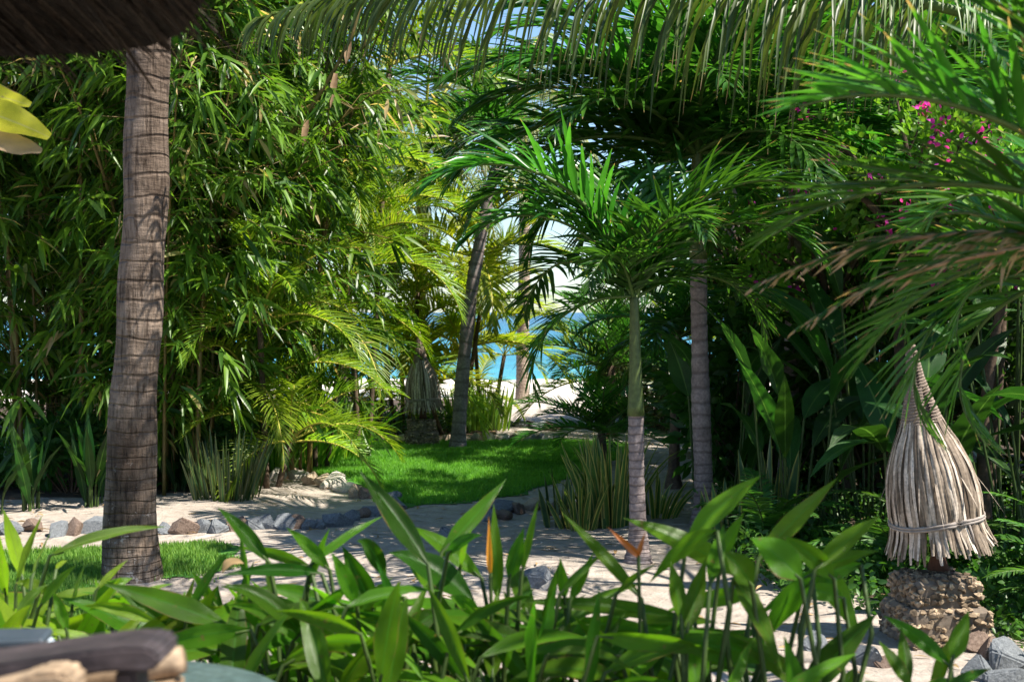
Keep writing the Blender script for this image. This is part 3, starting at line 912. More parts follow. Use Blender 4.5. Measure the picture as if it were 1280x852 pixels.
# near palm at the upper right, its trunk outside the picture
nb = P(1425, 285, 3.6)
fl = [(186, 42, .68), (166, 24, .66), (158, 2, .55), (198, 64, .66), (148, 46, .7), (60, 45, .9), (10, 30, .9), (320, 35, .9), (100, 65, .9), (176, 84, .8), (262, 52, .9), (284, 34, .8), (238, 64, .8)]  # closing fronds are unseen, added to shade the right heliconia clumps
tp = [(0, 0, -.05, .11), (0, 0, .5, .075), (-.02, 0, 1.0, .07), (0, 0, nb[2] - .42, .065)]
palm('palm_tree', 'near blurred palm fronds with brown tips reaching in from the upper right edge', 'palm tree', (nb[0], 3.6), tp, M['grey_bark'], fl, 'near', shaft=(.42, .06, .045), K=60, rings=14,
     extra=(('drying', 166, 8, .66), ('drying', 174, -4, .60), ('dead', 158, 16, .42)))
# palm between it and the straw lamp with a hanging lime frond
nb = P(1345, 345, 5.0)
tp = [(0, 0, -.05, .1), (0, 0, .5, .07), (.03, 0, 1.0, .06), (0, 0, nb[2] - .4, .06)]
fl = [(178, 2, .62), (150, -14, .55), (172, 40, .46), (190, 20, .40), (150, 30, .5), (135, 56, .6), (10, 40, 1.0), (60, 55, .9), (205, 64, .55), (330, 40, .8)]
palm('palm_tree', 'palm with hanging green fronds over the near straw lamp', 'palm tree', (nb[0], 5.0), tp, M['grey_bark'], fl, 'near', shaft=(.4, .055, .04), K=60, rings=14, over=dict(droop=128))

# coconut palm whose long fronds hang across the top
tp = [(0, 0, -.1, .2), (0, 0, 1.0, .15), (-.05, 0, 2.2, .13), (-.1, 0, 3.15, .12)]
fl = [(180, 17, 1.25), (191, 26, .75), (60, 50, 1.0), (20, 24, 1.0), (100, 60, .9)]
palm('coconut_palm', 'coconut palm whose long fronds hang down across the top of the view', 'palm tree', (3.15, 7.9), tp, M['coco_bark'], fl, 'coco', K=90, rings=34, over=dict(droop=34, gd=3.4, ll=.86))

# unseen coconut palm added outside the right edge so its crown shades the sand
tp = [(0, 0, -.1, .2), (0, 0, 1.2, .15), (-.1, .1, 4.0, .13), (-.3, .2, 6.6, .12)]
palm('coconut_palm', 'unseen tall coconut palm added beyond the right frame edge for its shade', 'palm tree', (3.5, 4.5), tp, M['coco_bark'], [(132, 18, 1.15), (146, 30, 1.1), (186, 24, .95), (206, 36, .95), (222, 6, .9), (240, 40, .9), (200, 60, .9)], 'coco', K=90, rings=44)

# areca clumps
def areca(label, base, stems, sp, seed, spread=.35, fs=1.0, per=6, lo=5, hi=78, a0=0, group=None, fan=None):
    rg = r_(seed)
    z0 = float(gz(base[0], base[1]))
    t = thing('areca_palm', label, 'palm tree', (base[0], base[1], z0), group)
    for i, h in enumerate(stems):
        a = 2 * PI * i / len(stems) + rg.uniform(-.4, .4)
        o = np.array((math.cos(a), math.sin(a), 0)) * spread * rg.uniform(.3, 1)
        top = o * (1 + .5 * h) + np.array((0, 0, h))
        mb = MB()
        zz = np.linspace(0, 1, 10)[:, None]
        mb.tube(o * .5 * (1 - zz) + top * zz + np.array((0, 0, -.03)) * (1 - zz), .028, 8)
        part('stem', mb.mesh('stem', M['brown_bark']), t)
        for (az, el, s) in crown_list(per, lo, hi, rg, (.8, 1.1), a0 + i * 60):
            if fan:
                az = fan[0] + (az % 360) / 360.0 * (fan[1] - fan[0])
            part('frond', frond(sp, el, int(rg.integers(0, 3))), t, top, (0, 0, rad(az)), s * fs)
    return t


areca('arching green areca palm at the bamboo edge with yellow stalks', (-2.0, 14.7), (2.2, 3.0, 3.7, 1.6), 'areca', 21, spread=.22, fs=.86, per=9, lo=0, fan=(-180, 70))
areca('tall areca palm behind the bamboo edge with sunlit fronds', (-1.62, 15.6), (4.3, 3.4, 2.6), 'areca', 22, spread=.2, fs=.8, per=9, lo=15, fan=(-150, 80))
areca('low areca palm with broad fronds above the snake plants beside the bamboo', (-2.2, 12.9), (.4, .9, 1.5), 'areca', 23, spread=.2, fs=.70, per=8, lo=0, fan=(-170, 60))
areca('yellow sunlit areca palm behind the leaning trunk', G(566, 543), (1.7, 1.1, .6, 2.3), 'lime', 24, fs=1.0, per=7)
areca('yellow green areca palm behind the far straw lamp', G(505, 541), (1.9, 1.2, 2.7), 'lime', 25, fs=.95, per=7)
areca('green areca palm deep behind the small pale trunk', G(462, 546), (1.0, 1.7, .5), 'areca', 26, fs=.9, per=6)
areca('sunlit yellow areca palm nearest the beach opening', G(606, 534), (1.0, .4, 1.7), 'lime', 27, fs=.52, per=6)
areca('dark areca palm low between the ringed trunks and the beach', G(800, 535), (1.2, .7), 'areca', 28, fs=.9, per=7)

# ------------------------------------------------------------------ bamboo
def bamboo(label, base, n, seed, h=(5.5, 7.5), spread=.55, sprays=420, lean=(0, -.25), reach=.95, zlo=.5):
    rg = r_(seed)
    base = np.array((base[0], base[1], float(gz(base[0], base[1]))))
    t = thing('bamboo_clump', label, 'bamboo', base, 'bamboo clumps behind the coconut trunk')
    anchors = []
    for i in range(n):
        a = rg.uniform(0, 2 * PI)
        o = np.array((math.cos(a), math.sin(a), 0)) * spread * math.sqrt(rg.uniform(0, 1))
        hh = rg.uniform(*h)
        s = np.linspace(0, 1, 26)
        out = nrm(np.array((o[0] + lean[0], o[1] + lean[1], 0)) + 1e-3) * rg.uniform(.5, 1.9)
        pts = o + np.outer(s, (0, 0, hh)) + np.outer(s ** 2.2, out) + np.outer(s ** 4, (0, 0, -hh * .12))
        mb = MB()
        r = .021 * rg.uniform(.6, 1.3)
        mb.tube(pts, r * (1.05 - .8 * s), 8)
        part('culm', mb.mesh('culm', M['culm']), t)
        anchors.append(pts)
    k = sprays
    ci = rg.integers(0, n, k)
    f = rg.uniform(0, 1, k) ** .8
    C = np.stack([anchors[c][min(25, int(1 + q * 24))] for c, q in zip(ci, f)])
    ok = C[:, 2] > zlo
    C = C[ok]
    k = len(C)
    a = rg.uniform(0, 2 * PI, k)
    R = reach * rg.uniform(.15, 1, k)
    E = C + np.stack([np.cos(a) * R, np.sin(a) * R, rg.uniform(-.25, .3, k)], -1)
    mb = MB()
    mid = (C + E) / 2 + np.array((0, 0, .1))
    for j in range(0, k, 2):
        mb.tube(np.stack([C[j], mid[j], E[j]]), .004, 4, 1, cap=False)
    # fans of leaves
    nlf = 11
    szf = rg.uniform(.6, 1.3, k)
    az = np.repeat(a, nlf) + rg.normal(0, .8, k * nlf)
    dn = rg.uniform(-1.5, .25, k * nlf)
    D = nrm(np.stack([np.cos(az), np.sin(az), dn], -1))
    back = rg.uniform(0, .32, k * nlf)[:, None]
    Er = np.repeat(E, nlf, 0)
    P0 = Er - back * (Er - np.repeat(mid, nlf, 0)) + rg.normal(0, .035, (k * nlf, 3))
    sd = np.cross(D, rg.normal(0, 1, (k * nlf, 3)) + np.array((0, 0, 2.0)))
    mb.ribbons(P0, D, rg.uniform(.17, .36, k * nlf) * np.repeat(szf, nlf), rg.uniform(.013, .022, k * nlf) * np.repeat(szf, nlf), sd, prof=[.35, 1, .75, .05], grav=rg.uniform(.2, 1.0, k * nlf), fold=.25, rng=rg)
    part('foliage', mb.mesh('foliage', [M['bamboo'], M['culm']]), t)
    return t


bamboo('dense bamboo clump left of the coconut trunk at the frame edge', (-5.3, 12.9), 11, 31, sprays=820, lean=(.1, -.3))
bamboo('bamboo clump with bare tan culms just left of the coconut trunk', (-4.0, 13.1), 15, 32, sprays=820, lean=(0, -.3))
bamboo('bamboo clump directly right of the coconut trunk', (-2.95, 13.3), 11, 33, sprays=820, lean=(.1, -.3))
bamboo('sunlit bamboo clump with leaning yellow cane next to the areca palms', (-2.5, 13.9), 10, 34, sprays=820, lean=(.25, -.3))
bamboo('leafy bamboo clump bulging forward between the trunk and the areca palms', (-2.95, 12.75), 7, 37, h=(4.0, 6.0), sprays=640, lean=(.25, -.15), reach=1.05, zlo=.9, spread=.4)
bamboo('bamboo clump deep behind the coconut trunk', (-4.7, 15.0), 10, 35, h=(6.5, 8.5), sprays=800, reach=1.2)
bamboo('tall bamboo clump deep behind the areca palms', (-3.1, 15.6), 10, 36, h=(6.5, 8.5), sprays=800, reach=1.2)

# leaning yellow cane with papery sheaths
t = thing('bamboo_cane', 'single leaning yellow bamboo cane with brown papery sheaths', 'bamboo', (P(335, 215, 12.6)[0], 12.6, 0))
q = np.array([P(250, 330, 12.9), P(335, 205, 12.4), P(385, 140, 12.2), P(418, 88, 12.1), P(440, 45, 12.0), P(462, -30, 12.0)]) - np.array((t.location[0], 12.6, 0))
q = np.concatenate([[(-1.1, .6, 0)], q])
ss = np.linspace(0, 1, 40)
qq = np.stack([np.interp(ss, np.linspace(0, 1, 7), q[:, i]) for i in range(3)], -1)
mb = MB()
mb.tube(qq, .026 - .014 * ss, 8)
part('culm', mb.mesh('culm', M['culm']), t)
for (u, v, l) in ((420, 92, .3), (384, 150, .24), (437, 52, .2)):
    mb = MB()
    mb.ribbons([P(u, v, 12.05) - np.array((t.location[0], 12.6, 0))], [(-.15, -.1, -1)], l, .03, [(1, 0, 0)], prof=[.6, 1, .8, .05], fold=.5, grav=.1)
    part('sheath', mb.mesh('sheath', M['sheath']), t)

# ------------------------------------------------------------------ broad leaf plants
LEAFPROF = [.11, .58, .90, 1.0, .93, .76, .52, .26, .012]
LEAFT = None


def blade(mb, B, T, hw, arch, roll, var, mat=0, fold=.28, prof=None, nseg=12, wave=.10, rg=RNG):
    """One big leaf from base B to tip T, bowed up by arch metres, rolled about its own line."""
    B = np.asarray(B, float)
    T = np.asarray(T, float)
    tt = np.linspace(0, 1, nseg + 1)[:, None]
    Cc = (B + T) / 2 + np.array((0, 0, arch))
    pts = B * (1 - tt) ** 2 + 2 * Cc * tt * (1 - tt) + T * tt ** 2
    d = nrm(np.gradient(pts, axis=0))
    view = np.array((0, -1.0, .35))
    s0 = nrm(np.cross(d, view))
    n0 = np.cross(s0, d)
    n0 *= np.sign((n0 @ view))[:, None]
    rl = roll + rg.uniform(-.25, .25) * tt
    sd = s0 * np.cos(rl) + n0 * np.sin(rl)
    nn = n0 * np.cos(rl) - s0 * np.sin(rl)
    w = hw * np.interp(tt[:, 0], np.linspace(0, 1, len(LEAFPROF)), prof or LEAFPROF)[:, None]
    ph = rg.uniform(0, 6.28, 2)
    k = np.arange(nseg + 1)[:, None]
    wl, wr = nn * w * wave * np.sin(ph[0] + k * 1.1), nn * w * wave * np.sin(ph[1] + k * 1.3)
    V = np.stack([pts - sd * w + nn * w * fold * .9 + wl, pts - sd * w * .55 + nn * w * fold * .62 + wl * .4, pts, pts + sd * w * .55 + nn * w * fold * .62 + wr * .4, pts + sd * w + nn * w * fold * .9 + wr], 1)
    idx = np.arange((nseg + 1) * 5).reshape(nseg + 1, 5)
    q = np.stack([idx[:-1, :-1], idx[:-1, 1:], idx[1:, 1:], idx[1:, :-1]], -1)
    mb.add(V.reshape(-1, 3), q.reshape(-1, 4), mat, var, np.repeat(tt[:, 0], 5), np.tile((-1, -.55, 0, .55, 1.0), nseg + 1))


def leafy(name, label, cat, base, n, L, hw, seed, mat='broad', h=(.1, .5), el=(20, 80), grav=.9, spread=.2, group=None, stem=True, facing=None, fold=.25):
    """Clump of big stalked leaves: a stalks part and each leaf its own part."""
    rg = r_(seed)
    base = np.array((base[0], base[1], float(gz(base[0], base[1]))))
    t = thing(name, label, cat, base, group)
    for i in range(n):
        az = rg.uniform(0, 2 * PI) if facing is None else rad(facing) + rg.uniform(-1.3, 1.3)
        e = rad(rg.uniform(*el))
        hh = rg.uniform(*h)
        o = np.array((math.cos(az) * spread * rg.uniform(0, 1), math.sin(az) * spread * rg.uniform(0, 1), 0))
        d = np.array((math.cos(az) * math.cos(e), math.sin(az) * math.cos(e), math.sin(e)))
        top = o + np.array((d[0] * .25 * hh, d[1] * .25 * hh, hh))
        if stem:
            st = MB()
            st.tube(np.stack([o - (0, 0, .03), (o + top) / 2 + np.array((0, 0, .02)), top]), .009, 6, cap=False)
            part('leaf_stalk', st.mesh('leaf_stalk', M['stem']), t)
        mb = MB()
        l = rg.uniform(*L)
        mb.ribbons([top], [d], l, rg.uniform(*hw), [np.cross(d, (0, 0, 1.0)) + rg.normal(0, .25, 3)], prof=LEAFPROF, grav=grav * rg.uniform(.5, 1.4), fold=fold, wave=.12, cols=5, var=rg.uniform(.1, .9), rng=rg)
        part('leaf', mb.mesh('leaf', M[mat]), t)
    return t


def straps(name, label, cat, base, n, L, hw, seed, mat, spread=.2, lean=.25, grav=.2, group=None, twist=.5, prof=(.7, 1, 1, .95, .8, .5, .04), fold=.35):
    rg = r_(seed)
    base = np.array((base[0], base[1], float(gz(base[0], base[1]))))
    a = rg.uniform(0, 2 * PI, n)
    r = spread * np.sqrt(rg.uniform(0, 1, n))
    o = np.stack([np.cos(a) * r, np.sin(a) * r, np.full(n, -.02)], -1)
    le = lean * (r / spread) * rg.uniform(.3, 1.6, n)
    D = np.stack([np.cos(a) * le, np.sin(a) * le, np.ones(n)], -1)
    b = rg.uniform(0, 2 * PI, n)
    mb = MB()
    mb.ribbons(o, D, rg.uniform(*L, n), rg.uniform(*hw, n), np.stack([np.cos(b), np.sin(b), np.zeros(n)], -1), prof=list(prof), grav=grav * rg.uniform(.3, 1.8, n), fold=fold, rng=rg,
               twist=rg.uniform(-twist, twist, n))
    o = link(name, mb.mesh(name, M[mat]))
    o.location = base
    tag(o, label, cat, group)
    return o


def bush(name, label, cat, base, cen, radii, n, L, hw, seed, mat, group=None, trunk=None, grav=.5, clump=9, dirb=.5, flowers=None, bark='brown_bark'):
    """Leaves in clumps through an uneven volume on limbs. cen, radii: local."""
    rg = r_(seed)
    base = np.array((base[0], base[1], float(gz(base[0], base[1]))))
    t = thing(name, label, cat, base, group)
    nc = max(8, n // 55)
    dirs = nrm(rg.normal(0, 1, (nc, 3)))
    rr = rg.uniform(.25, 1.0, nc) ** .6
    CC = np.asarray(cen) + dirs * rr[:, None] * np.asarray(radii)
    CC[:, 2] = np.maximum(CC[:, 2], .06)
    cs = rg.uniform(.16, .34, nc) * np.mean(radii)
    ci = rg.integers(0, nc, n)
    dd = nrm(rg.normal(0, 1, (n, 3)))
    P0 = CC[ci] + dd * (cs[ci] * rg.uniform(.3, 1, n) ** .5)[:, None]
    P0[:, 2] = np.maximum(P0[:, 2], .03)
    out = nrm(dirs[ci] * dirb + dd + np.array((0, 0, .25)))
    sd = np.cross(out, rg.normal(0, 1, (n, 3)))
    mb = MB()
    mb.ribbons(P0, out, rg.uniform(*L, n), rg.uniform(*hw, n), sd, prof=[.2, .9, 1, .6, .05], grav=grav, fold=.2, rng=rg, var=np.clip(rg.normal(.5, .22, n) + rg.normal(0, .12, nc)[ci], 0, 1))
    part('foliage' if name not in ('tree', 'broadleaf_tree') else 'crown', mb.mesh('foliage', M[mat]), t)
    st = MB()
    h0 = np.array((0, 0, 0.0))
    if trunk:
        hh, r0 = trunk
        z = np.linspace(0, 1, 10)
        st.tube(np.stack([.15 * np.sin(z * 2.2 + seed), .12 * np.sin(z * 2.9), z * hh - .08 * (1 - z)], -1), r0 * (1.15 - .5 * z), 10)
        h0 = np.array((.15 * math.sin(2.2 + seed), .12 * math.sin(2.9), hh))
    lim = MB()
    for j in range(0, nc, max(1, nc // 26)):
        m_ = (h0 + CC[j]) / 2 + rg.normal(0, .1, 3) * np.mean(radii)
        lim.tube(np.stack([h0 - (0, 0, .1), m_, CC[j]]), np.array((.035, .02, .006)) * (np.mean(radii) ** .6) * (1.4 if trunk else .6), 5, cap=False)
    if trunk:
        part('trunk', st.mesh('trunk', M[bark]), t)
        part('limbs', lim.mesh('limbs', M[bark]), t)
    else:
        part('branches', lim.mesh('branches', M[bark]), t)
    if flowers:
        fm, nf = flowers
        fb = MB()
        fi = rg.integers(0, nc, nf)
        fc = CC[fi] + nrm(dirs[fi] + rg.normal(0, .5, (nf, 3)) + np.array((0, -.6, 0))) * (cs[fi] * 1.05)[:, None]
        k = 9
        fp = np.repeat(fc, k, 0) + rg.normal(0, .035, (nf * k, 3))
        fd = nrm(rg.normal(0, 1, (nf * k, 3)) + np.array((0, -.5, .2)))
        fb.ribbons(fp, fd, rg.uniform(.03, .05, nf * k), rg.uniform(.012, .018, nf * k), np.cross(fd, rg.normal(0, 1, (nf * k, 3))), prof=[.4, 1, .8, .1], grav=.2, fold=.2, rng=rg)
        part('blossoms', fb.mesh('blossoms', M[fm]), t)
    return t


# snake plants and strap plants
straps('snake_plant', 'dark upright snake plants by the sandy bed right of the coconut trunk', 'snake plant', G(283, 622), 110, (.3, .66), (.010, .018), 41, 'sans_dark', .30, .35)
straps('snake_plant', 'pale banded snake plant with three broad leaves behind the heliconia', 'snake plant', G(965, 668), 16, (.45, .85), (.034, .05), 42, 'sans', .18, .18, twist=.8)
straps('snake_plant', 'small snake plant leaves at the foot of the dappled trunk', 'snake plant', G(915, 668), 18, (.25, .5), (.02, .03), 43, 'sans', .2, .35)
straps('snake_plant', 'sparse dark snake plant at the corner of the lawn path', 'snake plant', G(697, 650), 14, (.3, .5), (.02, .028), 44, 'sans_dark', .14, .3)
straps('striped_strap_plant', 'tall bushy plant with yellow striped leaves beside the crownshaft palm', 'strap plant', G(765, 650), 95, (.4, .78), (.016, .026), 45, 'varieg', .2, .2, grav=.9)
straps('striped_strap_plant', 'lower yellow striped plant nearest the lawn path', 'strap plant', G(728, 653), 34, (.28, .5), (.016, .024), 46, 'varieg', .15, .5, grav=.7)
straps('striped_strap_plant', 'small striped plant right of the crownshaft palm', 'strap plant', G(820, 642), 22, (.25, .5), (.014, .02), 47, 'varieg', .15, .6, grav=.6)
for (u, v, s, lab) in ((345, 588, 48, 'bright yellow green strap plant behind the stone row at the lawn'), (385, 581, 49, 'arching lime strap plant at the near lawn corner'),
                       (422, 573, 50, 'lime strap plant under the arching areca fronds'), (610, 538, 51, 'upright pale green strap plant beside the beach opening'), (586, 540, 52, 'pale strap plant at the foot of the leaning trunk')):
    straps('strap_plant', lab, 'strap plant', G(u, v), 70, (.5, .95) if u < 500 else (.4, .75), (.012, .022), s, 'strap', .28, .5 if u < 500 else .2, grav=1.4 if u < 500 else .5)

# cycad-like fans and ferns
def rosette(name, label, cat, base, sp, n, seed, s=1.0, z=.1, lo=5, hi=75, group=None):
    rg = r_(seed)
    t = thing(name, label, cat, (base[0], base[1], float(gz(base[0], base[1]))), group)
    mb = MB()
    mb.tube([(0, 0, -.03), (0, 0, z * .6), (0, 0, z + .02)], [.05 * s, .045 * s, .03 * s], 10)
    part('crown_base', mb.mesh('crown_base', M['brown_bark']), t)
    for (az, el, sc) in crown_list(n, lo, hi, rg, (.8, 1.15), seed * 33):
        part('frond', frond(sp, el, int(rg.integers(0, 3))), t, (0, 0, z), (0, 0, rad(az)), sc * s)
    return t


rosette('cycad', 'dark cycad with stiff fronds at the far lawn corner', 'cycad', G(752, 585), 'cycad', 16, 61, 1.2, .35)
rosette('cycad', 'cycad with spreading fronds behind the crownshaft trunk', 'cycad', G(765, 545), 'cycad', 16, 62, 1.6, .9)
rosette('cycad', 'tall dark cycad beside the path to the beach', 'cycad', G(775, 530), 'cycad', 16, 63, 1.6, 1.2)
for i, (x, y, s, lab) in enumerate(((3.0, 7.3, 1.25, 'fern with broad fronds right beside the near straw lamp'), (3.3, 8.2, 1.2, 'fern behind the near straw lamp'), (2.35, 8.6, 1.1, 'fern among the low cover left of the near straw lamp'),
                                    (2.75, 9.3, 1.2, 'fern in the dark bed deep behind the near lamp'), (3.05, 6.5, 1.15, 'fern at the lower right edge above the cover'), (1.75, 9.8, 1.0, 'fern at the edge of the sand behind the snake plants'))):
    rosette('fern', lab, 'fern', (x, y), 'fern', 15, 70 + i, s, .08, -5, 70)

# dark big leaves behind the near lamp
for i, (x, y, n, L, h, lab) in enumerate((
        (2.55, 9.0, 13, (.6, .95), (.5, 1.3), 'dark big leaved clump directly behind the near straw lamp'),
        (3.3, 8.9, 13, (.6, 1.0), (.5, 1.5), 'big leaved clump right of the near straw lamp tip'),
        (1.95, 10.0, 12, (.5, .9), (.3, 1.1), 'big leaved clump between the dappled trunk and the lamp'),
        (2.6, 10.4, 14, (.6, 1.0), (.7, 1.8), 'tall big leaved clump deep in the shade behind the lamp'),
        (3.6, 10.2, 14, (.6, 1.0), (.8, 2.0), 'tall big leaved clump under the bougainvillea'),
        (1.75, 11.6, 12, (.5, .8), (.3, 1.2), 'big leaved clump beside the short slim palm'),
        (3.5, 7.6, 11, (.5, .9), (.4, 1.3), 'big leaved clump at the right edge over the ferns'))):
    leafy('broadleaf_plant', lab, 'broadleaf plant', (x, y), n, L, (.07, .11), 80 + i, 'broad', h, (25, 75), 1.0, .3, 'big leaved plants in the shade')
# big leaved plants at far left
for i, (u, v, lab) in enumerate(((38, 636, 'upright broad leaved plant at the left edge of the sandy bed'), (-20, 640, 'broad leaved plant cut by the left frame edge'), (120, 628, 'dark broad leaved plant just left of the coconut trunk'), (225, 612, 'dark broad leaved plant just right of the coconut trunk'))):
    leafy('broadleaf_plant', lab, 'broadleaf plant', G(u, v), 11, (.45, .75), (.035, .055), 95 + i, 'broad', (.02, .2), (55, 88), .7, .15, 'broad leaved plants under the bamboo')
for i, (x, y, lab) in enumerate(((-2.6, 13.0, 'low leafy shrub under the bamboo right of the trunk'), (-3.9, 12.6, 'low leafy shrub in the shade behind the trunk'), (-5.0, 12.5, 'low leafy shrub under the leftmost bamboo'))):
    bush('shrub', lab, 'shrub', (x, y), (0, 0, .35), (.55, .4, .4), 700, (.08, .16), (.018, .03), 100 + i, 'broad')

# bougainvillea
for i, (u, v, d, rx, rz, nf, fm, lab) in enumerate((
        (1155, 215, 10.2, 1.0, .6, 48, 'petal', 'magenta bougainvillea bush beside the near palm fronds'),
        (1262, 260, 9.6, .6, .6, 22, 'petal', 'magenta bougainvillea bush at the right frame edge'),
        (930, 320, 13.0, .8, .5, 12, 'petal', 'bougainvillea with few flowers behind the dappled trunk'),
        (1235, 195, 10.8, .45, .5, 30, 'white_petal', 'white flowering bougainvillea among the magenta ones'),
        (1040, 330, 11.8, .8, .6, 8, 'petal', 'bougainvillea with scattered flowers over the dark shrubs'))):
    c = P(u, v, d)
    bush('bougainvillea', lab, 'bougainvillea', (c[0], c[1]), (0, 0, c[2]), (rx, .6, rz), 2600, (.05, .085), (.016, .026), 110 + i, 'boug', trunk=(c[2] - .35, .045), flowers=(fm, nf), group='bougainvillea bushes')

# shrubs filling the right side
for i, (x, y, h, r, lab) in enumerate((
        (2.2, 12.4, 1.5, .9, 'dark rounded shrub beside the short slim palm'), (3.2, 12.0, 2.0, 1.1, 'dark shrub behind the big leaved plants'), (4.4, 11.4, 2.4, 1.2, 'dense dark shrub under the bougainvillea at the right'),
        (2.4, 15.5, 1.8, 1.1, 'shrub deep behind the ringed trunks'), (3.9, 14.6, 2.6, 1.4, 'tall dark shrub in the far right bed'), (2.0, 19.5, 1.0, .9, 'grey green shrub beside the beach path'), (4.6, 9.2, 2.2, 1.1, 'dark shrub outside the near right edge'))):
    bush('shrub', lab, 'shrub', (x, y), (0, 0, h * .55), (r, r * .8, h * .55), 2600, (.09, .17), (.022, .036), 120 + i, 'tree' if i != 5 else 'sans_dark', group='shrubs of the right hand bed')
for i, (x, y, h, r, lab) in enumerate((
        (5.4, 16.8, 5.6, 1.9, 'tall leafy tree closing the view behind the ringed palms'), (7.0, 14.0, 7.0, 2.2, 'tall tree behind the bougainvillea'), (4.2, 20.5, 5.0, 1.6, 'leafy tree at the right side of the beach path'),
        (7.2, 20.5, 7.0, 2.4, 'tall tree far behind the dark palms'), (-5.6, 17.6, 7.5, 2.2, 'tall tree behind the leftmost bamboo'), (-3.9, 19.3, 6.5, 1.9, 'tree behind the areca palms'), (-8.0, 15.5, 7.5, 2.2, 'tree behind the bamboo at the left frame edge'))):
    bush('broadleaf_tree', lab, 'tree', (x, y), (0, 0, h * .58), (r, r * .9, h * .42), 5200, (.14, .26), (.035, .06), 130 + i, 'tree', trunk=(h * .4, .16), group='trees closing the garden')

# ground cover
def cover(label, poly, n, seed, hmax, L=(.03, .07)):
    rg = r_(seed)
    p = np.asarray(poly)
    xy = rg.uniform(p.min(0), p.max(0), (n * 3, 2))
    xy = xy[in_poly(poly)(xy[:, 0], xy[:, 1])][:n]
    k = len(xy)
    hump = .5 + .5 * np.sin(xy[:, 0] * 5.1 + 1) * np.sin(xy[:, 1] * 4.3)
    z = gz(xy[:, 0], xy[:, 1]) + rg.uniform(.01, 1, k) * hmax * (.35 + .65 * hump)
    d = nrm(rg.normal(0, 1, (k, 3)) * (1, 1, .5) + np.array((0, 0, .6)))
    mb = MB()
    mb.ribbons(np.c_[xy, z], d, rg.uniform(*L, k), rg.uniform(.009, .018, k), np.cross(d, rg.normal(0, 1, (k, 3))), prof=[.3, 1, .7, .05], grav=.4, fold=.2, rng=rg)
    tag(link('ground_cover', mb.mesh('ground_cover', M['cover'])), label, 'ground cover', kind='stuff')


cover('low small leaved ground cover around the near straw lamp', [(1.55, 8.1), (1.9, 7.6), (2.35, 7.45), (2.45, 6.9), (2.35, 6.2), (2.15, 5.6), (3.2, 5.2), (4.5, 8), (4, 10.5), (1.6, 10.5), (1.4, 9.2)], 15000, 141, .26)
cover('low leafy ground cover beside the short slim palm', [(1.35, 10.6), (1.7, 12), (2.0, 14.5), (4.5, 16), (4.5, 10.5)], 8000, 142, .3)
cover('low leafy ground cover under the bamboo', [(-6.5, 12.0), (-5, 12.5), (-3.4, 12.8), (-2.4, 13.4), (-2.3, 16), (-2, 17.8), (-7, 16)], 8000, 143, .25, (.05, .1))
cover('low greenery at the far edge of the lawn', [(-2.2, 17.6), (-1.3, 18.3), (-.35, 18.9), (-.3, 21), (-2.5, 21)], 3500, 144, .35, (.05, .1))

# ------------------------------------------------------------------ heliconia bed in front of the terrace
HB = {}


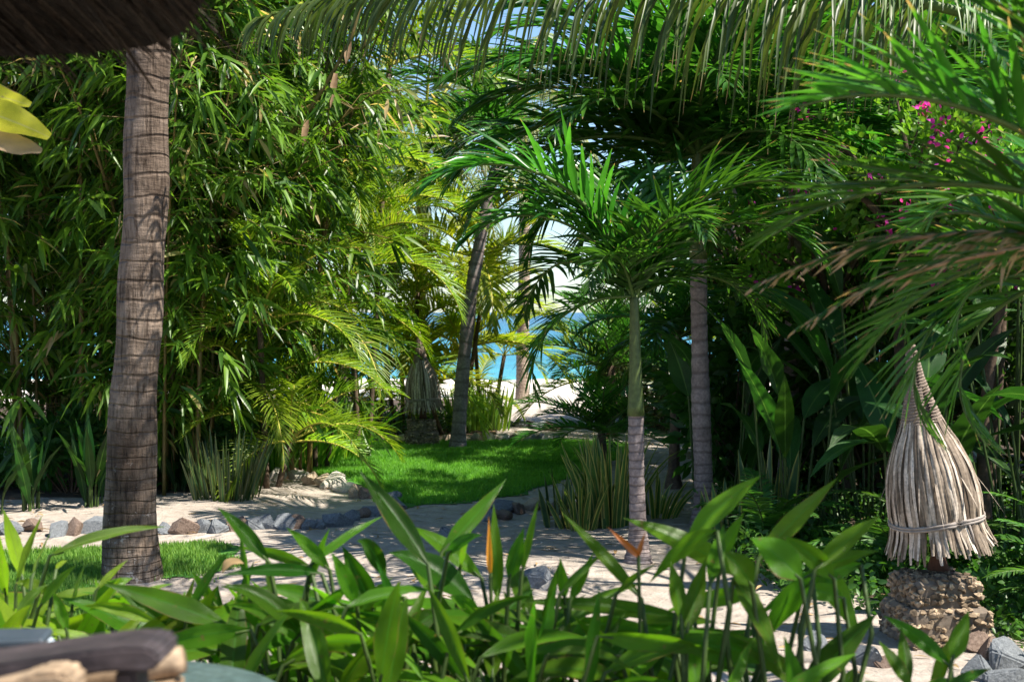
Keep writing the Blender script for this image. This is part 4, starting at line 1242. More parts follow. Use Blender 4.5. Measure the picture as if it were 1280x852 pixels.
def heli_clump(label, su, d, leaves, seed, mat='heli', nrand=10, spread=90, vr=(735, 900), flowers=(), dry=(), VT=725, wide=1.0):
    """leaves: (base u, base v, tip u, tip v, half width px, arch px, roll, [depth offset])."""
    rg = r_(seed)
    bx = (su - UC) / FPX * d
    base = np.array((bx, d, float(gz(bx, d))))
    t = thing('heliconia_clump', label, 'heliconia', base, 'heliconia bed before the terrace')
    k = d / FPX
    allL = list(leaves)
    for i in range(nrand):
        u = su + rg.uniform(-spread, spread)
        v = rg.uniform(*vr)
        l = rg.uniform(110, 180)
        an = rg.choice([rg.uniform(50, 130), rg.uniform(-5, 45), rg.uniform(135, 185)])
        v = max(v, VT + l * math.sin(rad(an)) * .95)
        allL.append((u, v, u + l * math.cos(rad(an)), v - l * math.sin(rad(an)) + rg.uniform(0, 50), rg.uniform(12, 19), rg.uniform(6, 34), rg.uniform(-1.1, 1.1), rg.uniform(-.25, .45)))
    stems = {}
    for i, L in enumerate(allL):
        bu, bv, tu, tv, hw, arch, roll = L[:7]
        dz = L[7] if len(L) > 7 else rg.uniform(-.12, .2)
        B = P(bu, bv, d + dz) - base
        T = P(tu, tv, d + dz + rg.uniform(-.1, .15)) - base
        if wide > 1:
            B = B - .16 * (T - B)
        mb = MB()
        blade(mb, B, T, hw * k * .84 * wide, arch * k, roll, rg.uniform(.05, .95), rg=rg, fold=rg.uniform(.18, .45))
        part('leaf', mb.mesh('leaf', M[mat]), t)
        # petiole and stem down to the soil
        key = int(round(bu / 38.0))
        foot = np.array(((key * 38.0 - su) * k * .75, dz * .6, -.02))
        dirv = nrm(T - B)
        low = foot + np.array((0, 0, max(.12, B[2] * .45)))
        s = MB()
        s.tube(np.stack([low, low * .35 + B * .65 - dirv * .06, B, B + dirv * np.linalg.norm(T - B) * .12]), [.008, .0065, .005, .003], 6, cap=False)
        part('leaf_stalk', s.mesh('leaf_stalk', M['stem']), t)
        stems.setdefault(key, []).append((foot, low))
    for key, fl in stems.items():
        s = MB()
        f = fl[0][0]
        hi = max((x[1] for x in fl), key=lambda a: a[2])
        s.tube(np.stack([f, f * .5 + hi * .5 + np.array((.01, 0, 0)), hi]), np.array([.0085, .0075, .006]) * (.75 if wide > 1 else 1), 7)
        part('stem', s.mesh('stem', M['stem']), t)
    for fl in flowers:
        (bu, bv), tips = fl
        B = P(bu, bv, d - .05) - base
        s = MB()
        s.tube(np.stack([np.array((B[0] + .02, .05, -.02)), B * np.array((1, 1, .5)) + np.array((.012, 0, 0)), B]), [.006, .005, .0045], 6, cap=False)
        part('flower_stalk', s.mesh('flower_stalk', M['stem']), t)
        mb = MB()
        for (tu, tv, w) in tips:
            T = P(tu, tv, d - .05) - base
            blade(mb, B, T, w * k, 0.0, .25, .5, fold=.9, prof=[.5, .9, 1, .9, .75, .55, .35, .18, .03], wave=0, rg=rg)
        part('flower', mb.mesh('flower', M['orange']), t)
    for (bu, bv, tu, tv, w) in dry:
        mb = MB()
        blade(mb, P(bu, bv, d - .04) - base, P(tu, tv, d - .04) - base, w * k, 10 * k, .6, .5, fold=.8, rg=rg)
        part('withered_leaf', mb.mesh('withered_leaf', M['dry']), t)
    return t


heli_clump('yellow green heliconia clump behind the blue box', 20, 3.9, [
    (8, 745, -8, 648, 14, 5, .3), (20, 732, 53, 643, 9, 6, .6), (28, 722, 4, 636, 12, 6, -.4), (62, 694, 208, 658, 10, 16, .55), (64, 742, 18, 728, 10, 10, .2), (40, 722, 66, 660, 8, 4, .8), (70, 712, 84, 700, 5, 4, .2),
    (48, 760, 96, 705, 8, 8, .2), (20, 770, 60, 730, 10, 10, .3), (5, 790, -30, 700, 12, 10, .1)], 151, 'heli_sunlit', 18, 60, (740, 840))
heli_clump('yellow green heliconia clump before the foot of the thick coconut trunk', 130, 3.9, [
    (120, 738, 160, 699, 6, 3, .3), (112, 758, 166, 722, 14, 10, .1), (155, 756, 216, 729, 7, 8, .4), (90, 757, 106, 706, 8, 4, .7), (195, 778, 104, 757, 10, 14, .2), (75, 760, 32, 728, 11, 16, .3), (140, 785, 118, 722, 10, 4, -.7),
    (84, 790, 66, 738, 10, 10, .1), (170, 800, 150, 745, 9, 6, .4)], 152, 'heli_sunlit', 24, 75, (750, 870))
heli_clump('fresh green heliconia clump right of the thick coconut trunk', 262, 3.7, [
    (270, 757, 240, 714, 9, 3, .3), (234, 768, 287, 688, 10, 8, .4), (258, 810, 172, 757, 14, 22, .2), (266, 815, 272, 730, 16, 4, -.2), (300, 760, 318, 700, 9, 4, .5), (215, 790, 232, 738, 9, 4, -.5), (330, 790, 294, 748, 12, 14, .3)],
    153, 'heli', 26, 75, (760, 900), dry=((278, 716, 305, 704, 8),))
heli_clump('heliconia clump with raised leaves at the end of the grey stone row', 360, 3.6, [
    (336, 702, 272, 634, 12, 10, .15), (388, 708, 297, 684, 10, 10, .5), (402, 716, 277, 719, 10, 12, .25), (412, 712, 358, 659, 11, 8, .2), (425, 768, 322, 734, 14, 20, .1), (384, 802, 294, 749, 15, 20, .2), (345, 760, 332, 690, 9, 4, .6), (312, 745, 300, 660, 8, 4, .8),
    (385, 735, 412, 660, 8, 8, .3)], 154, 'heli', 34, 75, (750, 910))
heli_clump('heliconia clump with a broad shiny leaf left of the tall pointed leaf', 440, 3.55, [
    (388, 706, 480, 644, 10, 8, .5), (482, 722, 446, 676, 13, 26, .2), (468, 765, 428, 682, 19, 8, .1), (446, 756, 414, 690, 13, 6, -.3), (492, 734, 450, 766, 11, 16, .3), (505, 745, 432, 765, 10, 10, .4), (500, 790, 470, 700, 12, 6, -.7), (540, 800, 470, 815, 12, 24, .1)],
    155, 'heli', 34, 70, (755, 910))
heli_clump('heliconia clump with the tallest pointed leaf in the middle of the bed', 545, 3.5, [
    (535, 705, 449, 588, 17, 10, .1), (552, 690, 633, 598, 15, -4, .25), (602, 722, 511, 657, 14, 14, .2), (592, 752, 486, 690, 22, 24, .05), (560, 690, 603, 668, 10, 8, .2), (575, 710, 590, 660, 9, 2, .8), (545, 745, 500, 690, 12, 10, -.4), (640, 770, 520, 790, 13, 22, .15)],
    156, 'heli', 36, 75, (765, 930))
heli_clump('heliconia clump with an orange bud beside an upright leaf', 625, 3.5, [
    (622, 750, 617, 629, 12, 0, .1), (652, 718, 673, 624, 6, 3, .2), (636, 724, 655, 659, 12, 3, -.2), (660, 768, 636, 694, 15, 8, -.1), (615, 850, 622, 735, 17, 0, .1), (600, 770, 560, 745, 11, 10, .3), (680, 790, 700, 700, 9, 4, .5)],
    157, 'heli', 34, 65, (765, 930), flowers=(((613, 715), ((611, 645, 4),)),))
heli_clump('heliconia clump with long level leaves and a spread orange flower', 745, 3.4, [
    (868, 776, 638, 752, 13, 16, .25), (845, 802, 702, 772, 14, 10, .3), (802, 748, 702, 640, 10, 6, .2), (706, 748, 700, 696, 9, 0, .1), (700, 742, 756, 690, 7, 6, .3), (712, 752, 742, 690, 9, 2, -.3), (770, 742, 820, 705, 6, 6, .3), (760, 850, 745, 780, 18, 4, .1)],
    158, 'heli', 34, 80, (785, 930), VT=740, flowers=(((798, 694), ((759, 658, 4.5), (807, 664, 3.5))),))
heli_clump('dark heliconia clump in front of the ringed palm trunks', 865, 3.35, [
    (912, 712, 779, 647, 15, 14, .2), (872, 662, 951, 594, 14, 8, .1), (884, 672, 812, 728, 11, 22, .2), (862, 775, 882, 698, 12, 2, .2), (905, 832, 788, 808, 12, 14, .3), (905, 690, 930, 640, 9, 2, .4), (850, 765, 838, 700, 11, 4, -.4), (930, 745, 830, 765, 12, 12, .3), (890, 720, 905, 655, 10, 2, .1), (870, 850, 865, 780, 18, 0, .1), (935, 725, 905, 690, 16, 8, .1)],
    159, 'heli', 18, 65, (800, 930), VT=755, wide=1.22)
heli_clump('dark heliconia clump with crossing leaves left of the near straw lamp', 1000, 3.3, [
    (962, 684, 1047, 597, 13, 4, .15), (992, 716, 938, 672, 21, 10, .05), (1034, 716, 978, 670, 13, 12, .3), (1030, 702, 1101, 644, 12, 6, .2), (1058, 714, 944, 772, 14, 26, .25), (1020, 716, 1099, 688, 11, 10, .4), (1026, 722, 1076, 802, 17, 26, .1), (1014, 856, 1096, 766, 18, 8, .05), (1006, 735, 948, 810, 15, 22, .2), (925, 738, 978, 838, 13, 20, .2), (1000, 855, 898, 786, 13, 12, .2), (1045, 745, 985, 735, 12, 8, .3)],
    160, 'heli', 3, 60, (840, 930), VT=800, wide=1.22)
heli_clump('short heliconia clump in front of the near lamp pedestal', 1165, 3.2, [
    (1188, 832, 1104, 769, 13, 12, .2), (1190, 825, 1211, 762, 14, 0, .1), (1136, 856, 1126, 784, 11, 2, .3), (1140, 860, 1098, 800, 10, 6, .2), (1150, 870, 1200, 850, 12, 8, .3), (1175, 870, 1240, 835, 10, 10, .3), (1120, 880, 1080, 850, 10, 8, .3)],
    161, 'heli', 1, 60, (850, 900))

# ------------------------------------------------------------------ banana leaf at the upper left
bb = P(-160, 190, 5.2)
t = thing('banana_plant', 'yellow green banana leaf with a dried brown edge poking in at the left edge', 'banana plant', (bb[0], 5.2, float(gz(bb[0], 5.2))))
mb = MB()
z = np.linspace(0, 1, 12)
mb.tube(np.stack([.05 * np.sin(z * 2), 0 * z, z * 1.9 - .05], -1), .11 - .05 * z, 12)
part('pseudostem', mb.mesh('pseudostem', M['shaft']), t)
bo = np.array(t.location)
for (B, T, w, ar, rl, mt, nm) in (((-150, 120, 5.2), (62, 172, 5.0), 20, 26, .25, 'banana', 'leaf'), ((-150, 110, 5.25), (38, 132, 5.2), 17, 20, .2, 'banana', 'leaf'), ((-120, 165, 5.15), (52, 190, 5.0), 15, 12, .2, 'drybanana', 'dried_leaf'),
                              ((-160, 100, 5.2), (-330, 150, 5.0), 28, 70, .5, 'banana', 'leaf'), ((-160, 95, 5.25), (-200, -150, 5.6), 28, 20, .5, 'banana', 'leaf')):
    mb = MB()
    blade(mb, P(*B) - bo, P(*T) - bo, w * 5.2 / FPX, ar * 5.2 / FPX, rl, .6, prof=[.2, .7, .9, 1, 1, 1, .98, .85, .25], wave=.22, nseg=18, fold=.3)
    part(nm, mb.mesh(nm, M[mt]), t)
mb = MB()
for B, T in (((-150, 120, 5.2), (20, 150, 5.02)), ((-150, 110, 5.25), (10, 118, 5.2))):
    mb.tube(np.stack([np.array((.02, 0, 1.8)), P(*B) - bo, (P(*B) + P(*T)) / 2 - bo + np.array((0, 0, .02))]), [.03, .018, .006], 7, cap=False)
part('leaf_stalk', mb.mesh('leaf_stalk', M['yrachis']), t)

# ------------------------------------------------------------------ stones
ROCKS = {}


def rock_mesh(col, k):
    if (col, k) not in ROCKS:
        rg = r_(900 + k)
        pts = nrm(rg.normal(0, 1, (15, 3))) * rg.uniform(.8, 1.05, (15, 1)) * np.array((1, .85, .8))
        bm = bmesh.new()
        for p in pts:
            bm.verts.new(p)
        bmesh.ops.convex_hull(bm, input=bm.verts)
        bmesh.ops.delete(bm, geom=[v for v in bm.verts if not v.link_faces], context='VERTS')
        bmesh.ops.bevel(bm, geom=bm.edges[:], offset=.07, segments=2, affect='EDGES', clamp_overlap=True)
        bmesh.ops.triangulate(bm, faces=bm.faces[:])
        bmesh.ops.subdivide_edges(bm, edges=bm.edges[:], cuts=1)
        for v in bm.verts:
            n = math.sin(v.co.x * 7 + k) * math.sin(v.co.y * 6 + 2 * k) * math.sin(v.co.z * 8) * .05
            v.co *= 1 + n
        me = bpy.data.meshes.new('border_stone')
        bm.to_mesh(me)
        bm.free()
        me.materials.append(M['rock_' + col])
        ROCKS[(col, k)] = me
    return ROCKS[(col, k)]


ORD = ['first', 'second', 'third', 'fourth', 'fifth', 'sixth', 'seventh', 'eighth', 'ninth', 'tenth', 'eleventh', 'twelfth', 'thirteenth', 'fourteenth', 'fifteenth', 'sixteenth', 'seventeenth', 'eighteenth', 'nineteenth', 'twentieth']
ORD += ['twenty-' + x for x in ORD[:9]]
CN = {'grey': 'blue grey', 'brown': 'brown', 'tan': 'tan', 'white': 'whitish'}


def stones(lst, what, group, seed, off=0):
    rg = r_(seed)
    for i, (u, v, w, col) in enumerate(lst):
        b_ = G(u, v + w * .35)
        k = b_[1] / FPX
        o = link('border_stone', rock_mesh(col, int(rg.integers(0, 7))))
        s = w * k * .98 * rg.uniform(.88, 1.2)
        o.location = (b_[0], b_[1], float(gz(b_[0], b_[1])) + s * rg.uniform(.18, .34))
        o.scale = (s * rg.uniform(.9, 1.15), s * rg.uniform(.8, 1.1), s * rg.uniform(.8, 1.1))
        o.rotation_euler = (rg.uniform(-.5, .5), rg.uniform(-.5, .5), rg.uniform(0, 6.28))
        tag(o, f"{CN[col]} stone, {ORD[i]} from left {what}", 'stone', group)


stones([(12, 662, 17, 'grey'), (42, 658, 20, 'brown'), (72, 662, 22, 'grey'), (96, 660, 20, 'brown'), (116, 658, 22, 'grey')], 'in the row left of the thick trunk', 'stones left of the coconut trunk', 1)
stones([(207, 660, 17, 'grey'), (230, 658, 22, 'brown'), (251, 657, 19, 'grey'), (271, 656, 25, 'grey'), (292, 655, 20, 'brown'), (307, 654, 18, 'brown'), (322, 653, 22, 'grey'), (338, 655, 17, 'grey'), (355, 654, 19, 'grey'), (370, 653, 20, 'brown'), (385, 655, 17, 'grey'), (399, 654, 16, 'grey'),
        (421, 646, 23, 'grey'), (438, 640, 20, 'grey'), (452, 637, 17, 'brown'), (466, 635, 18, 'grey')], 'in the row right of the thick trunk', 'stones edging the sandy bed', 2)
stones([(322, 590, 14, 'grey'), (334, 594, 14, 'tan'), (345, 597, 16, 'white'), (357, 592, 15, 'tan'), (369, 588, 17, 'tan'), (377, 595, 16, 'white'), (391, 600, 17, 'tan'), (405, 602, 18, 'tan'), (416, 603, 19, 'white'), (432, 606, 20, 'white'), (447, 610, 20, 'tan'), (460, 613, 17, 'brown'), (471, 612, 15, 'grey'), (489, 617, 18, 'grey'), (497, 626, 16, 'grey')],
       'in the row along the near lawn edge', 'stones edging the lawn', 3)
stones([(554, 665, 20, 'grey'), (606, 640, 17, 'grey'), (619, 636, 16, 'brown'), (629, 628, 20, 'grey'), (631, 638, 14, 'brown'), (647, 628, 18, 'brown'), (664, 627, 14, 'tan'), (675, 626, 14, 'tan'), (690, 630, 15, 'brown')], 'in the short row across the path from the lawn', 'stones beyond the path', 4)
stones([(462, 550, 10, 'white'), (470, 549, 11, 'tan'), (478, 550, 10, 'white'), (486, 548, 11, 'white'), (494, 550, 10, 'tan'), (502, 548, 10, 'white'), (556, 547, 11, 'tan'), (596, 546, 11, 'white'), (604, 545, 10, 'tan'), (612, 546, 11, 'white'), (620, 545, 9, 'white'), (628, 546, 11, 'white'), (637, 545, 10, 'grey'), (645, 546, 13, 'brown'), (656, 545, 9, 'white'), (665, 545, 10, 'grey'), (674, 545, 11, 'grey'), (683, 546, 10, 'white'), (692, 545, 11, 'grey')],
       'in the pale row behind the lawn', 'stones behind the lawn', 5)
stones([(636, 529, 9, 'grey'), (645, 531, 8, 'grey'), (653, 531, 9, 'grey'), (661, 529, 10, 'brown'), (670, 532, 9, 'grey'), (679, 532, 9, 'grey'), (688, 533, 10, 'brown'), (697, 532, 10, 'brown')], 'in the low row on the beach side path', 'stones on the beach path', 6)
stones([(672, 722, 26, 'grey'), (684, 727, 20, 'white'), (958, 815, 20, 'brown'), (1020, 806, 24, 'grey'), (1056, 814, 30, 'grey'), (1080, 818, 30, 'grey'), (1104, 824, 24, 'brown')], 'on the sand seen between heliconia stems', 'stones on the sand beside the heliconia', 7)
stones([(1222, 800, 26, 'brown'), (1238, 806, 34, 'brown'), (1262, 822, 40, 'grey'), (1225, 842, 34, 'grey'), (1260, 850, 34, 'grey')], 'beside the pedestal of the near lamp', 'stones at the near lamp', 8)

# ------------------------------------------------------------------ straw lamps
def stone_block(mb, w, dpt, z0, z1, rg, size):
    """Faces of a block set with rough little stones."""
    n = int((2 * (w + dpt) * (z1 - z0) + w * dpt) / (size * size) * 1.7)
    for i in range(n):
        a = rg.uniform(0, 1)
        per = 2 * (w + dpt) * (z1 - z0)
        if rg.uniform(0, 1) < per / (per + w * dpt):
            s = rg.uniform(0, 2 * (w + dpt))
            z = rg.uniform(z0 + .02, z1 - .01)
            if s < w:
                p = (s - w / 2, -dpt / 2, z)
            elif s < w + dpt:
                p = (w / 2, s - w - dpt / 2, z)
            elif s < 2 * w + dpt:
                p = (s - w - dpt - w / 2, dpt / 2, z)
            else:
                p = (-w / 2, s - 2 * w - dpt - dpt / 2, z)
        else:
            p = (rg.uniform(-w / 2, w / 2), rg.uniform(-dpt / 2, dpt / 2), z1)
        pts = nrm(rg.normal(0, 1, (12, 3))) * np.array((1, 1, .75)) * size * rg.uniform(.42, .6)
        hull(mb, pts, p, None, 0, rg.uniform(0, 1))


def straw_lamp(label, base, sc, tilt, seed, nst=135):
    rg = r_(seed)
    t = thing('garden_lamp', label, 'lamp', (base[0], base[1], float(gz(base[0], base[1]))), 'straw hatted garden lamps', rz=.15)
    t.scale = (sc,) * 3
    mb = MB()
    mb.box((0, 0, .08), (.40, .385, .2), mat=1, bev=.02)
    mb.box((0, 0, .225), (.33, .315, .18), mat=1, bev=.02)
    stone_block(mb, .39, .38, -.02, .17, rg, .046)
    stone_block(mb, .325, .31, .17, .312, rg, .046)
    part('stone_pedestal', mb.mesh('stone_pedestal', [M['coral'], M['mortar']], smooth=False), t)
    mb = MB()
    mb.tube([(.02, 0, .34), (.02, 0, .40), (.02, 0, .6)], [.055, .038, .04], 12)
    part('post', mb.mesh('post', M['post']), t)
    R = Ry(tilt)
    off = np.array((.03, 0, .462))
    # profile of the skirt
    zz = np.array((.62, .5, .38, .26, .17, .13, .06, -.01))
    rr = np.array((.088, .15, .195, .216, .220, .211, .226, .262))
    mb = MB()
    for layer in range(2):
        k = nst if layer == 0 else nst // 2
        for i in range(k):
            a = 2 * PI * (i + rg.uniform(-.4, .4)) / k
            q = np.linspace(0, 1, 12)
            end = rg.uniform(-.05, .035) + (rg.uniform(0, 1) > .93) * .12
            z = .63 + (end - .63) * q
            r = np.interp(-z, -zz, rr) * (1.0 - .06 * layer) + rg.normal(0, .0035) + .006 * np.sin(q * 9 + i * 1.7) * rg.uniform(.2, 1)
            aa = a + rg.normal(0, .05) * q
            pts = np.stack([np.cos(aa) * r, np.sin(aa) * r, z], -1)
            d = nrm(np.gradient(pts, axis=0))
            radial = np.stack([np.cos(aa), np.sin(aa), 0 * aa], -1)
            sd = nrm(np.cross(radial, d))
            tw = rg.normal(0, .22)
            sd = sd * math.cos(tw) + radial * math.sin(tw)
            w = (.007 + .0095 * rg.uniform(0, 1)) * np.interp(q, (0, .3, .85, 1), (.55, 1, 1, .5))[:, None]
            V = np.stack([pts - sd * w, pts + radial * w * .5, pts + sd * w], 1)
            idx = np.arange(36).reshape(12, 3)
            f = np.stack([idx[:-1, :-1], idx[:-1, 1:], idx[1:, 1:], idx[1:, :-1]], -1)
            mb.add(V.reshape(-1, 3), f.reshape(-1, 4), 0, rg.uniform(0, 1) ** 1.1)
    for i in range(7):
        a = rg.uniform(0, 6.28)
        p0 = np.array((math.cos(a) * .2, math.sin(a) * .2, .35))
        mb.ribbons([p0], [(math.cos(a) * .6, math.sin(a) * .6, -1)], rg.uniform(.15, .28), .004, [(-math.sin(a), math.cos(a), 0)], nseg=5, grav=.2, fold=.3, var=.6)
    mb.xform(R, off)
    part('straw_skirt', mb.mesh('straw_skirt', M['skirt']), t)
    mb = MB()
    turns = 26
    q = np.linspace(0, 1, turns * 14)
    a = q * turns * 2 * PI
    r = np.interp(q, (0, .3, .6, .85, 1), (.098, .064, .036, .024, .015))
    mb.tube(np.stack([np.cos(a) * r, np.sin(a) * r, .60 + .385 * q], -1), .0105, 6)
    zc = np.linspace(0, 1, 8)
    mb.tube(np.stack([0 * zc, 0 * zc, .60 + .385 * zc], -1), np.interp(zc, (0, .3, .6, .85, 1), (.09, .057, .029, .017, .009)), 12)
    mb.xform(R, off)
    part('rope_cone', mb.mesh('rope_cone', M['rope']), t)
    mb = MB()
    a = np.linspace(0, 2 * PI, 40)
    for dz in (0, .013):
        mb.tube(np.stack([np.cos(a) * .226, np.sin(a) * .226, .122 + dz + .005 * np.sin(a * 3)], -1), .0075, 6, cap=False)
    mb.tube([(.06, -.224, .12), (.065, -.235, .07), (.06, -.238, .03)], .006, 5)
    mb.xform(R, off)
    part('tie_band', mb.mesh('tie_band', M['bandwood']), t)
    return t


straw_lamp('near garden lamp with tall straw hat on a square stone pedestal at the right', G(1168, 797), 1.0, rad(-9), 171)
straw_lamp('small far garden lamp with straw hat on stone pedestal behind the lawn', G(527, 557), .93, rad(-4), 172)

# ------------------------------------------------------------------ thatched roof above the terrace
t = thing('thatched_roof', 'dark underside of a thatched roof eave over the terrace corner', 'roof', (-2.0, 2.0, 2.2))
o0 = np.array((-2.0, 2.0, 2.2))
edge = np.array([(-4.6, 3.55, 2.24), (-2.4, 3.6, 2.24), (-1.5, 3.58, 2.235), (-1.05, 3.5, 2.235), (-.80, 3.36, 2.235), (-.66, 3.05, 2.26), (-.5, 2.5, 2.3), (-.42, 1.6, 2.34), (-.42, -2.0, 2.36)])
apex = np.array((-4.2, -.2, 5.0))
s = np.linspace(0, 1, 60)
seg = np.concatenate([[0], np.cumsum(np.linalg.norm(np.diff(edge, axis=0), axis=1))])
E = np.stack([np.interp(s * seg[-1], seg, edge[:, i]) for i in range(3)], -1)
mb = MB()
rows = []
for f in np.linspace(0, 1, 8):
    rows.append(E * (1 - f) + apex * f)
top = np.array(rows) + np.array((0, 0, .16))
bot = np.array(rows)
for arr, flip in ((top, 0), (bot, 1)):
    idx = np.arange(8 * 60).reshape(8, 60)
    q = np.stack([idx[:-1, :-1], idx[:-1, 1:], idx[1:, 1:], idx[1:, :-1]], -1).reshape(-1, 4)
    mb.add((arr - o0).reshape(-1, 3), q, 0, .3)
idx = np.arange(120).reshape(2, 60)
mb.add((np.stack([bot[0], top[0]]) - o0).reshape(-1, 3), np.stack([idx[0, :-1], idx[0, 1:], idx[1, 1:], idx[1, :-1]], -1), 0, .3)
part('roof_slab', mb.mesh('roof_slab', M['thatch']), t)
k = 5200
u = RNG.uniform(.0, 1, k)
e = np.stack([np.interp(u, s, E[:, i]) for i in range(3)], -1)
out = nrm(e - apex)
inn = RNG.uniform(0, .45, k)[:, None]
P0 = e - out * inn + np.stack([np.zeros(k), np.zeros(k), RNG.uniform(-.03, .17, k)], -1)
D = nrm(out + RNG.normal(0, .10, (k, 3)))
mb = MB()
mb.ribbons(P0 - o0, D, inn[:, 0] + RNG.uniform(-.02, .06, k) + (RNG.uniform(0, 1, k) > .93) * RNG.uniform(0, .16, k), RNG.uniform(.003, .007, k), np.cross(D, (0, 0, 1.0)) + RNG.normal(0, .3, (k, 3)), nseg=3, grav=.25, prof=[.8, 1, .8, .3], cols=2)
part('straw_fringe', mb.mesh('straw_fringe', M['thatch']), t)
mb = MB()
for i in range(0, 60, 5):
    mb.tube(np.stack([E[i] * .95 + apex * .05, E[i] * .3 + apex * .7]) - o0 - np.array((0, 0, .04)), .03, 8)
part('rafters', mb.mesh('rafters', M['brown_bark']), t)
mb = MB()
mb.tube(np.array([(-4.2, -.2, -2.3), (-4.2, -.2, 2.82)]) + np.array((0, 0, 2.2)) - o0, .11, 12)
part('roof_post', mb.mesh('roof_post', M['brown_bark']), t)

# ------------------------------------------------------------------ terrace, table, chair, box
mb = MB()
for i in range(34):
    y = -2.6 + i * .146
    mb.box((-.6, y, .40), (5.6, .142, .05), var=.5, bev=.006)
mb.box((-.6, -.1, .18), (5.5, 4.9, .36), bev=.01)
tag(link('terrace', mb.mesh('terrace', M['deck'], smooth=False)), kind='structure')

TX, TY, TZ = P(110, 830, 2.5)[0], 2.5, .91
t = thing('garden_table', 'round grey green table top with sun spots behind the wooden chair', 'table', (TX, TY, .425))
mb = MB()
a = np.linspace(0, 2 * PI, 72, endpoint=False)
prof_ = [(0.0, TZ - .425), (.33, TZ - .425), (.345, TZ - .428), (.35, TZ - .436), (.35, TZ - .452), (.34, TZ - .46), (0.0, TZ - .46)]
V = np.array([[(r * math.cos(x), r * math.sin(x), z) for x in a] for r, z in prof_])
idx = np.arange(len(prof_) * 72).reshape(len(prof_), 72)
nx = np.roll(idx, -1, 1)
mb.add(V.reshape(-1, 3), np.stack([idx[:-1], idx[1:], nx[1:], nx[:-1]], -1).reshape(-1, 4))
part('tabletop', mb.mesh('tabletop', M['tabletop']), t)
mb = MB()
mb.tube([(0, 0, 0), (0, 0, .02), (0, 0, .03)], [.2, .2, .03], 24)
mb.tube([(0, 0, .03), (0, 0, TZ - .455)], .03, 14)
part('pedestal', mb.mesh('pedestal', M['metal']), t)

# box with cables on the table
bp = np.array((P(20, 790, 2.42)[0], 2.42, TZ))
t = thing('tool_box', 'small pale blue box with a dark lid and loose cable on the table', 'box', bp, rz=.12)
mb = MB()
mb.box((0, 0, .065), (.115, .085, .126), bev=.006)
part('body', mb.mesh('body', M['boxpaint'], smooth=False), t)
mb = MB()
mb.box((-.006, 0, .136), (.118, .09, .016), bev=.005)
part('lid', mb.mesh('lid', M['boxdark'], smooth=False), t)
mb = MB()
q = np.linspace(0, 1, 60)
mb.tube(np.stack([-.07 + .2 * q + .015 * np.sin(q * 20), -.05 - .012 * np.cos(q * 14), .135 + .035 * np.sin(q * PI) * np.cos(q * 9) - .05 * q], -1), .0032, 6)
part('cable', mb.mesh('cable', M['boxdark']), t)
# crumpled cloth beside the box
cp = np.array((P(86, 800, 2.52)[0], 2.52, TZ))
mb = MB()
gx, gy = np.meshgrid(np.linspace(-.09, .09, 26), np.linspace(-.05, .05, 16))
hz = .092 * np.clip(1 - (gx / .095) ** 4, 0, 1) * np.clip(1 - (gy / .053) ** 4, 0, 1) * (1 + .12 * np.sin(gx * 70 + gy * 40) + .08 * np.sin(gy * 110 - gx * 30)) + .002
idx = np.arange(gx.size).reshape(gx.shape)
mb.add(np.stack([gx, gy, hz], -1).reshape(-1, 3), np.stack([idx[:-1, :-1], idx[:-1, 1:], idx[1:, 1:], idx[1:, :-1]], -1).reshape(-1, 4))
o = link('folded_cloth', mb.mesh('folded_cloth', M['canvas']))
o.location = cp
tag(o, 'crumpled grey beige cloth bundle lying beside the blue box', 'cloth')

# rustic chair: heavy arm with rounded end, pale log arm behind it
t = thing('wooden_chair', 'rustic wooden chair with heavy dark arm and pale log rail', 'chair', (-.95, 1.95, .425))
o0 = np.array((-.95, 1.95, .425))
d = 2.0


def slab(pts_uv, d0, d1, mat_name, name):
    """Timber cut to an outline seen from the side, d0..d1 thick."""
    dm = (d0 + d1) / 2
    pts = np.array([P(u, v, dm) for u, v in pts_uv])
    a_, b_ = pts.copy(), pts.copy()
    a_[:, 1], b_[:, 1] = d0, d1
    bm = bmesh.new()
    va = [bm.verts.new(p - o0) for p in a_]
    vb = [bm.verts.new(p - o0) for p in b_]
    n = len(va)
    bm.faces.new(va)
    bm.faces.new(vb[::-1])
    for i in range(n):
        bm.faces.new((va[i], vb[i], vb[(i + 1) % n], va[(i + 1) % n]))
    bmesh.ops.recalc_face_normals(bm, faces=bm.faces[:])
    bmesh.ops.bevel(bm, geom=bm.edges[:], offset=.006, segments=2, affect='EDGES', clamp_overlap=True)
    me = bpy.data.meshes.new(name)
    bm.to_mesh(me)
    bm.free()
    me.materials.append(M[mat_name])
    return me


arm = [(-420, 856), (-200, 842), (0, 819), (60, 810), (120, 801), (165, 796), (195, 796), (208, 802), (213, 811), (209, 821), (200, 826), (185, 827), (176, 826), (150, 826), (100, 834), (0, 848), (-200, 872), (-420, 886)]
part('armrest', slab(arm, 1.9, 2.02, 'chairwood', 'armrest'), t)
part('arm_post', slab([(152, 829), (178, 827), (180, 960), (178, 1290), (154, 1290), (152, 960)], 1.925, 2.0, 'chairwood', 'arm_post'), t)
mb = MB()
q = [P(-60, 872, 2.1), P(80, 852, 2.12), P(160, 838, 2.13), P(216, 826, 2.14), P(229, 823, 2.14)]
mb.tube(np.array(q) - o0, [.024, .024, .0235, .023, .020], 14)
part('log_rail', mb.mesh('log_rail', M['palewood']), t)
part('seat_rail', slab([(-120, 880), (34, 842), (48, 834), (82, 831), (97, 838), (101, 852), (96, 880)], 1.80, 1.87, 'palewood', 'seat_rail'), t)
part('leg', slab([(190, 850), (225, 846), (226, 1285), (190, 1285)], 2.1, 2.17, 'palewood', 'leg'), t)
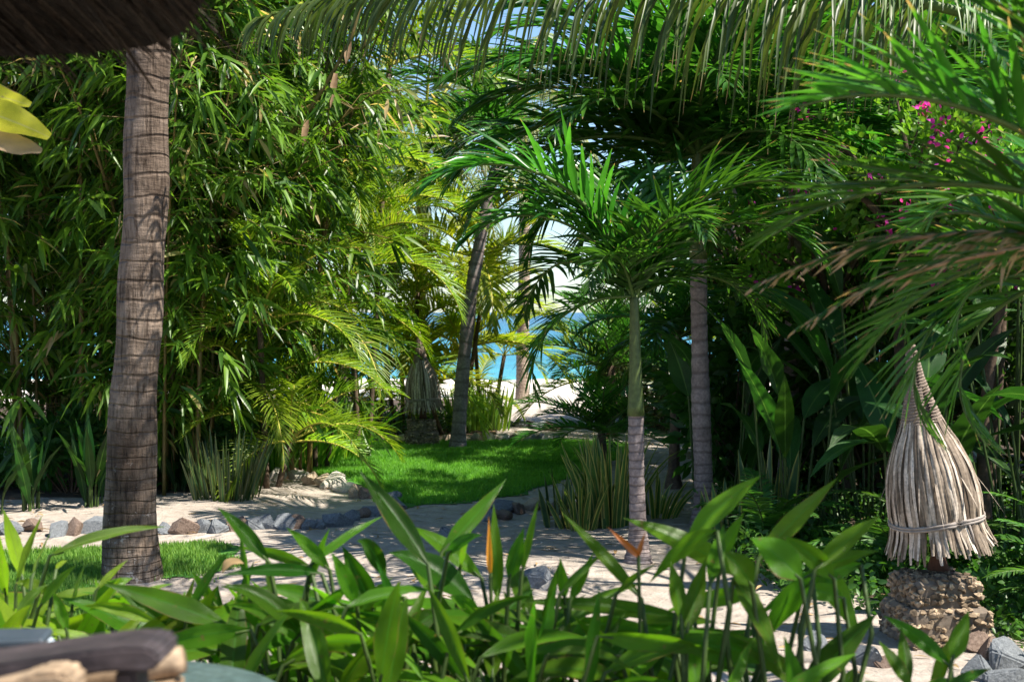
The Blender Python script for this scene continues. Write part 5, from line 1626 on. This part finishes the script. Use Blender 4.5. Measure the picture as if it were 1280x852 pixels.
for x, y in ((-1.5, 1.75), (-1.5, 2.35)):
    mb = MB()
    mb.box(np.array((x, y, .72)) - o0, (.07, .07, .6), bev=.008)
    part('leg', mb.mesh('leg', M['chairwood'], smooth=False), t)
mb = MB()
for i in range(5):
    mb.box(np.array((-1.1, 1.76 + i * .135, .80)) - o0, (.62, .12, .035), bev=.006)
part('seat', mb.mesh('seat', M['palewood'], smooth=False), t)

# ------------------------------------------------------------------ camera, light
cam = bpy.data.cameras.new('camera')
cam.sensor_width = 36.0
cam.lens = 36.0 * FPX / 1280.0
cam.shift_y = (390.0 - 426.0) / 1280.0
cam.clip_start = .05
cam.clip_end = 20000
cam.dof.use_dof = True
cam.dof.focus_distance = 9.0
cam.dof.aperture_fstop = 5.0
co = bpy.data.objects.new('camera', cam)
COL.objects.link(co)
co.location = (0, 0, CAMZ)
co.rotation_euler = (PI / 2, 0, 0)
SC.camera = co

EL, AZ = 57.0, 110.0      # azimuth clockwise from +Y (view direction)
sun = bpy.data.lights.new('sun', 'SUN')
sun.energy = 5.0
sun.angle = rad(.53)
sun.color = (1.0, .93, .82)
so = bpy.data.objects.new('sun', sun)
COL.objects.link(so)
dirs = Vector((math.cos(rad(EL)) * math.sin(rad(AZ)), math.cos(rad(EL)) * math.cos(rad(AZ)), math.sin(rad(EL))))
so.rotation_euler = dirs.to_track_quat('Z', 'Y').to_euler()
so.location = (5, 0, 15)

w = bpy.data.worlds.new('World')
SC.world = w
w.use_nodes = True
nt = w.node_tree
nt.nodes.clear()
ow = nt.nodes.new('ShaderNodeOutputWorld')
bg = nt.nodes.new('ShaderNodeBackground')
sky = nt.nodes.new('ShaderNodeTexSky')
sky.sky_type = 'NISHITA'
sky.sun_disc = False
sky.sun_elevation = rad(EL)
sky.sun_rotation = rad(AZ)
sky.air_density = 1.0
sky.dust_density = .3
sky.ozone_density = 2.0
bg.inputs['Strength'].default_value = .085
nt.links.new(mix_col(nt, 1.0, sky.outputs[0], (0.86, 0.97, 1.1), 'MULTIPLY'), bg.inputs[0])
nt.links.new(bg.outputs[0], ow.inputs[0])

SC.view_settings.view_transform = 'Standard'
SC.view_settings.look = 'None'
SC.view_settings.exposure = 1.2
SC.view_settings.gamma = 1.0
cy = SC.cycles
cy.max_bounces = 7
cy.diffuse_bounces = 4
cy.glossy_bounces = 2
cy.transmission_bounces = 4
cy.transparent_max_bounces = 4
cy.caustics_reflective = False
cy.caustics_refractive = False
cy.use_denoising = True
cy.sample_clamp_indirect = 6.0
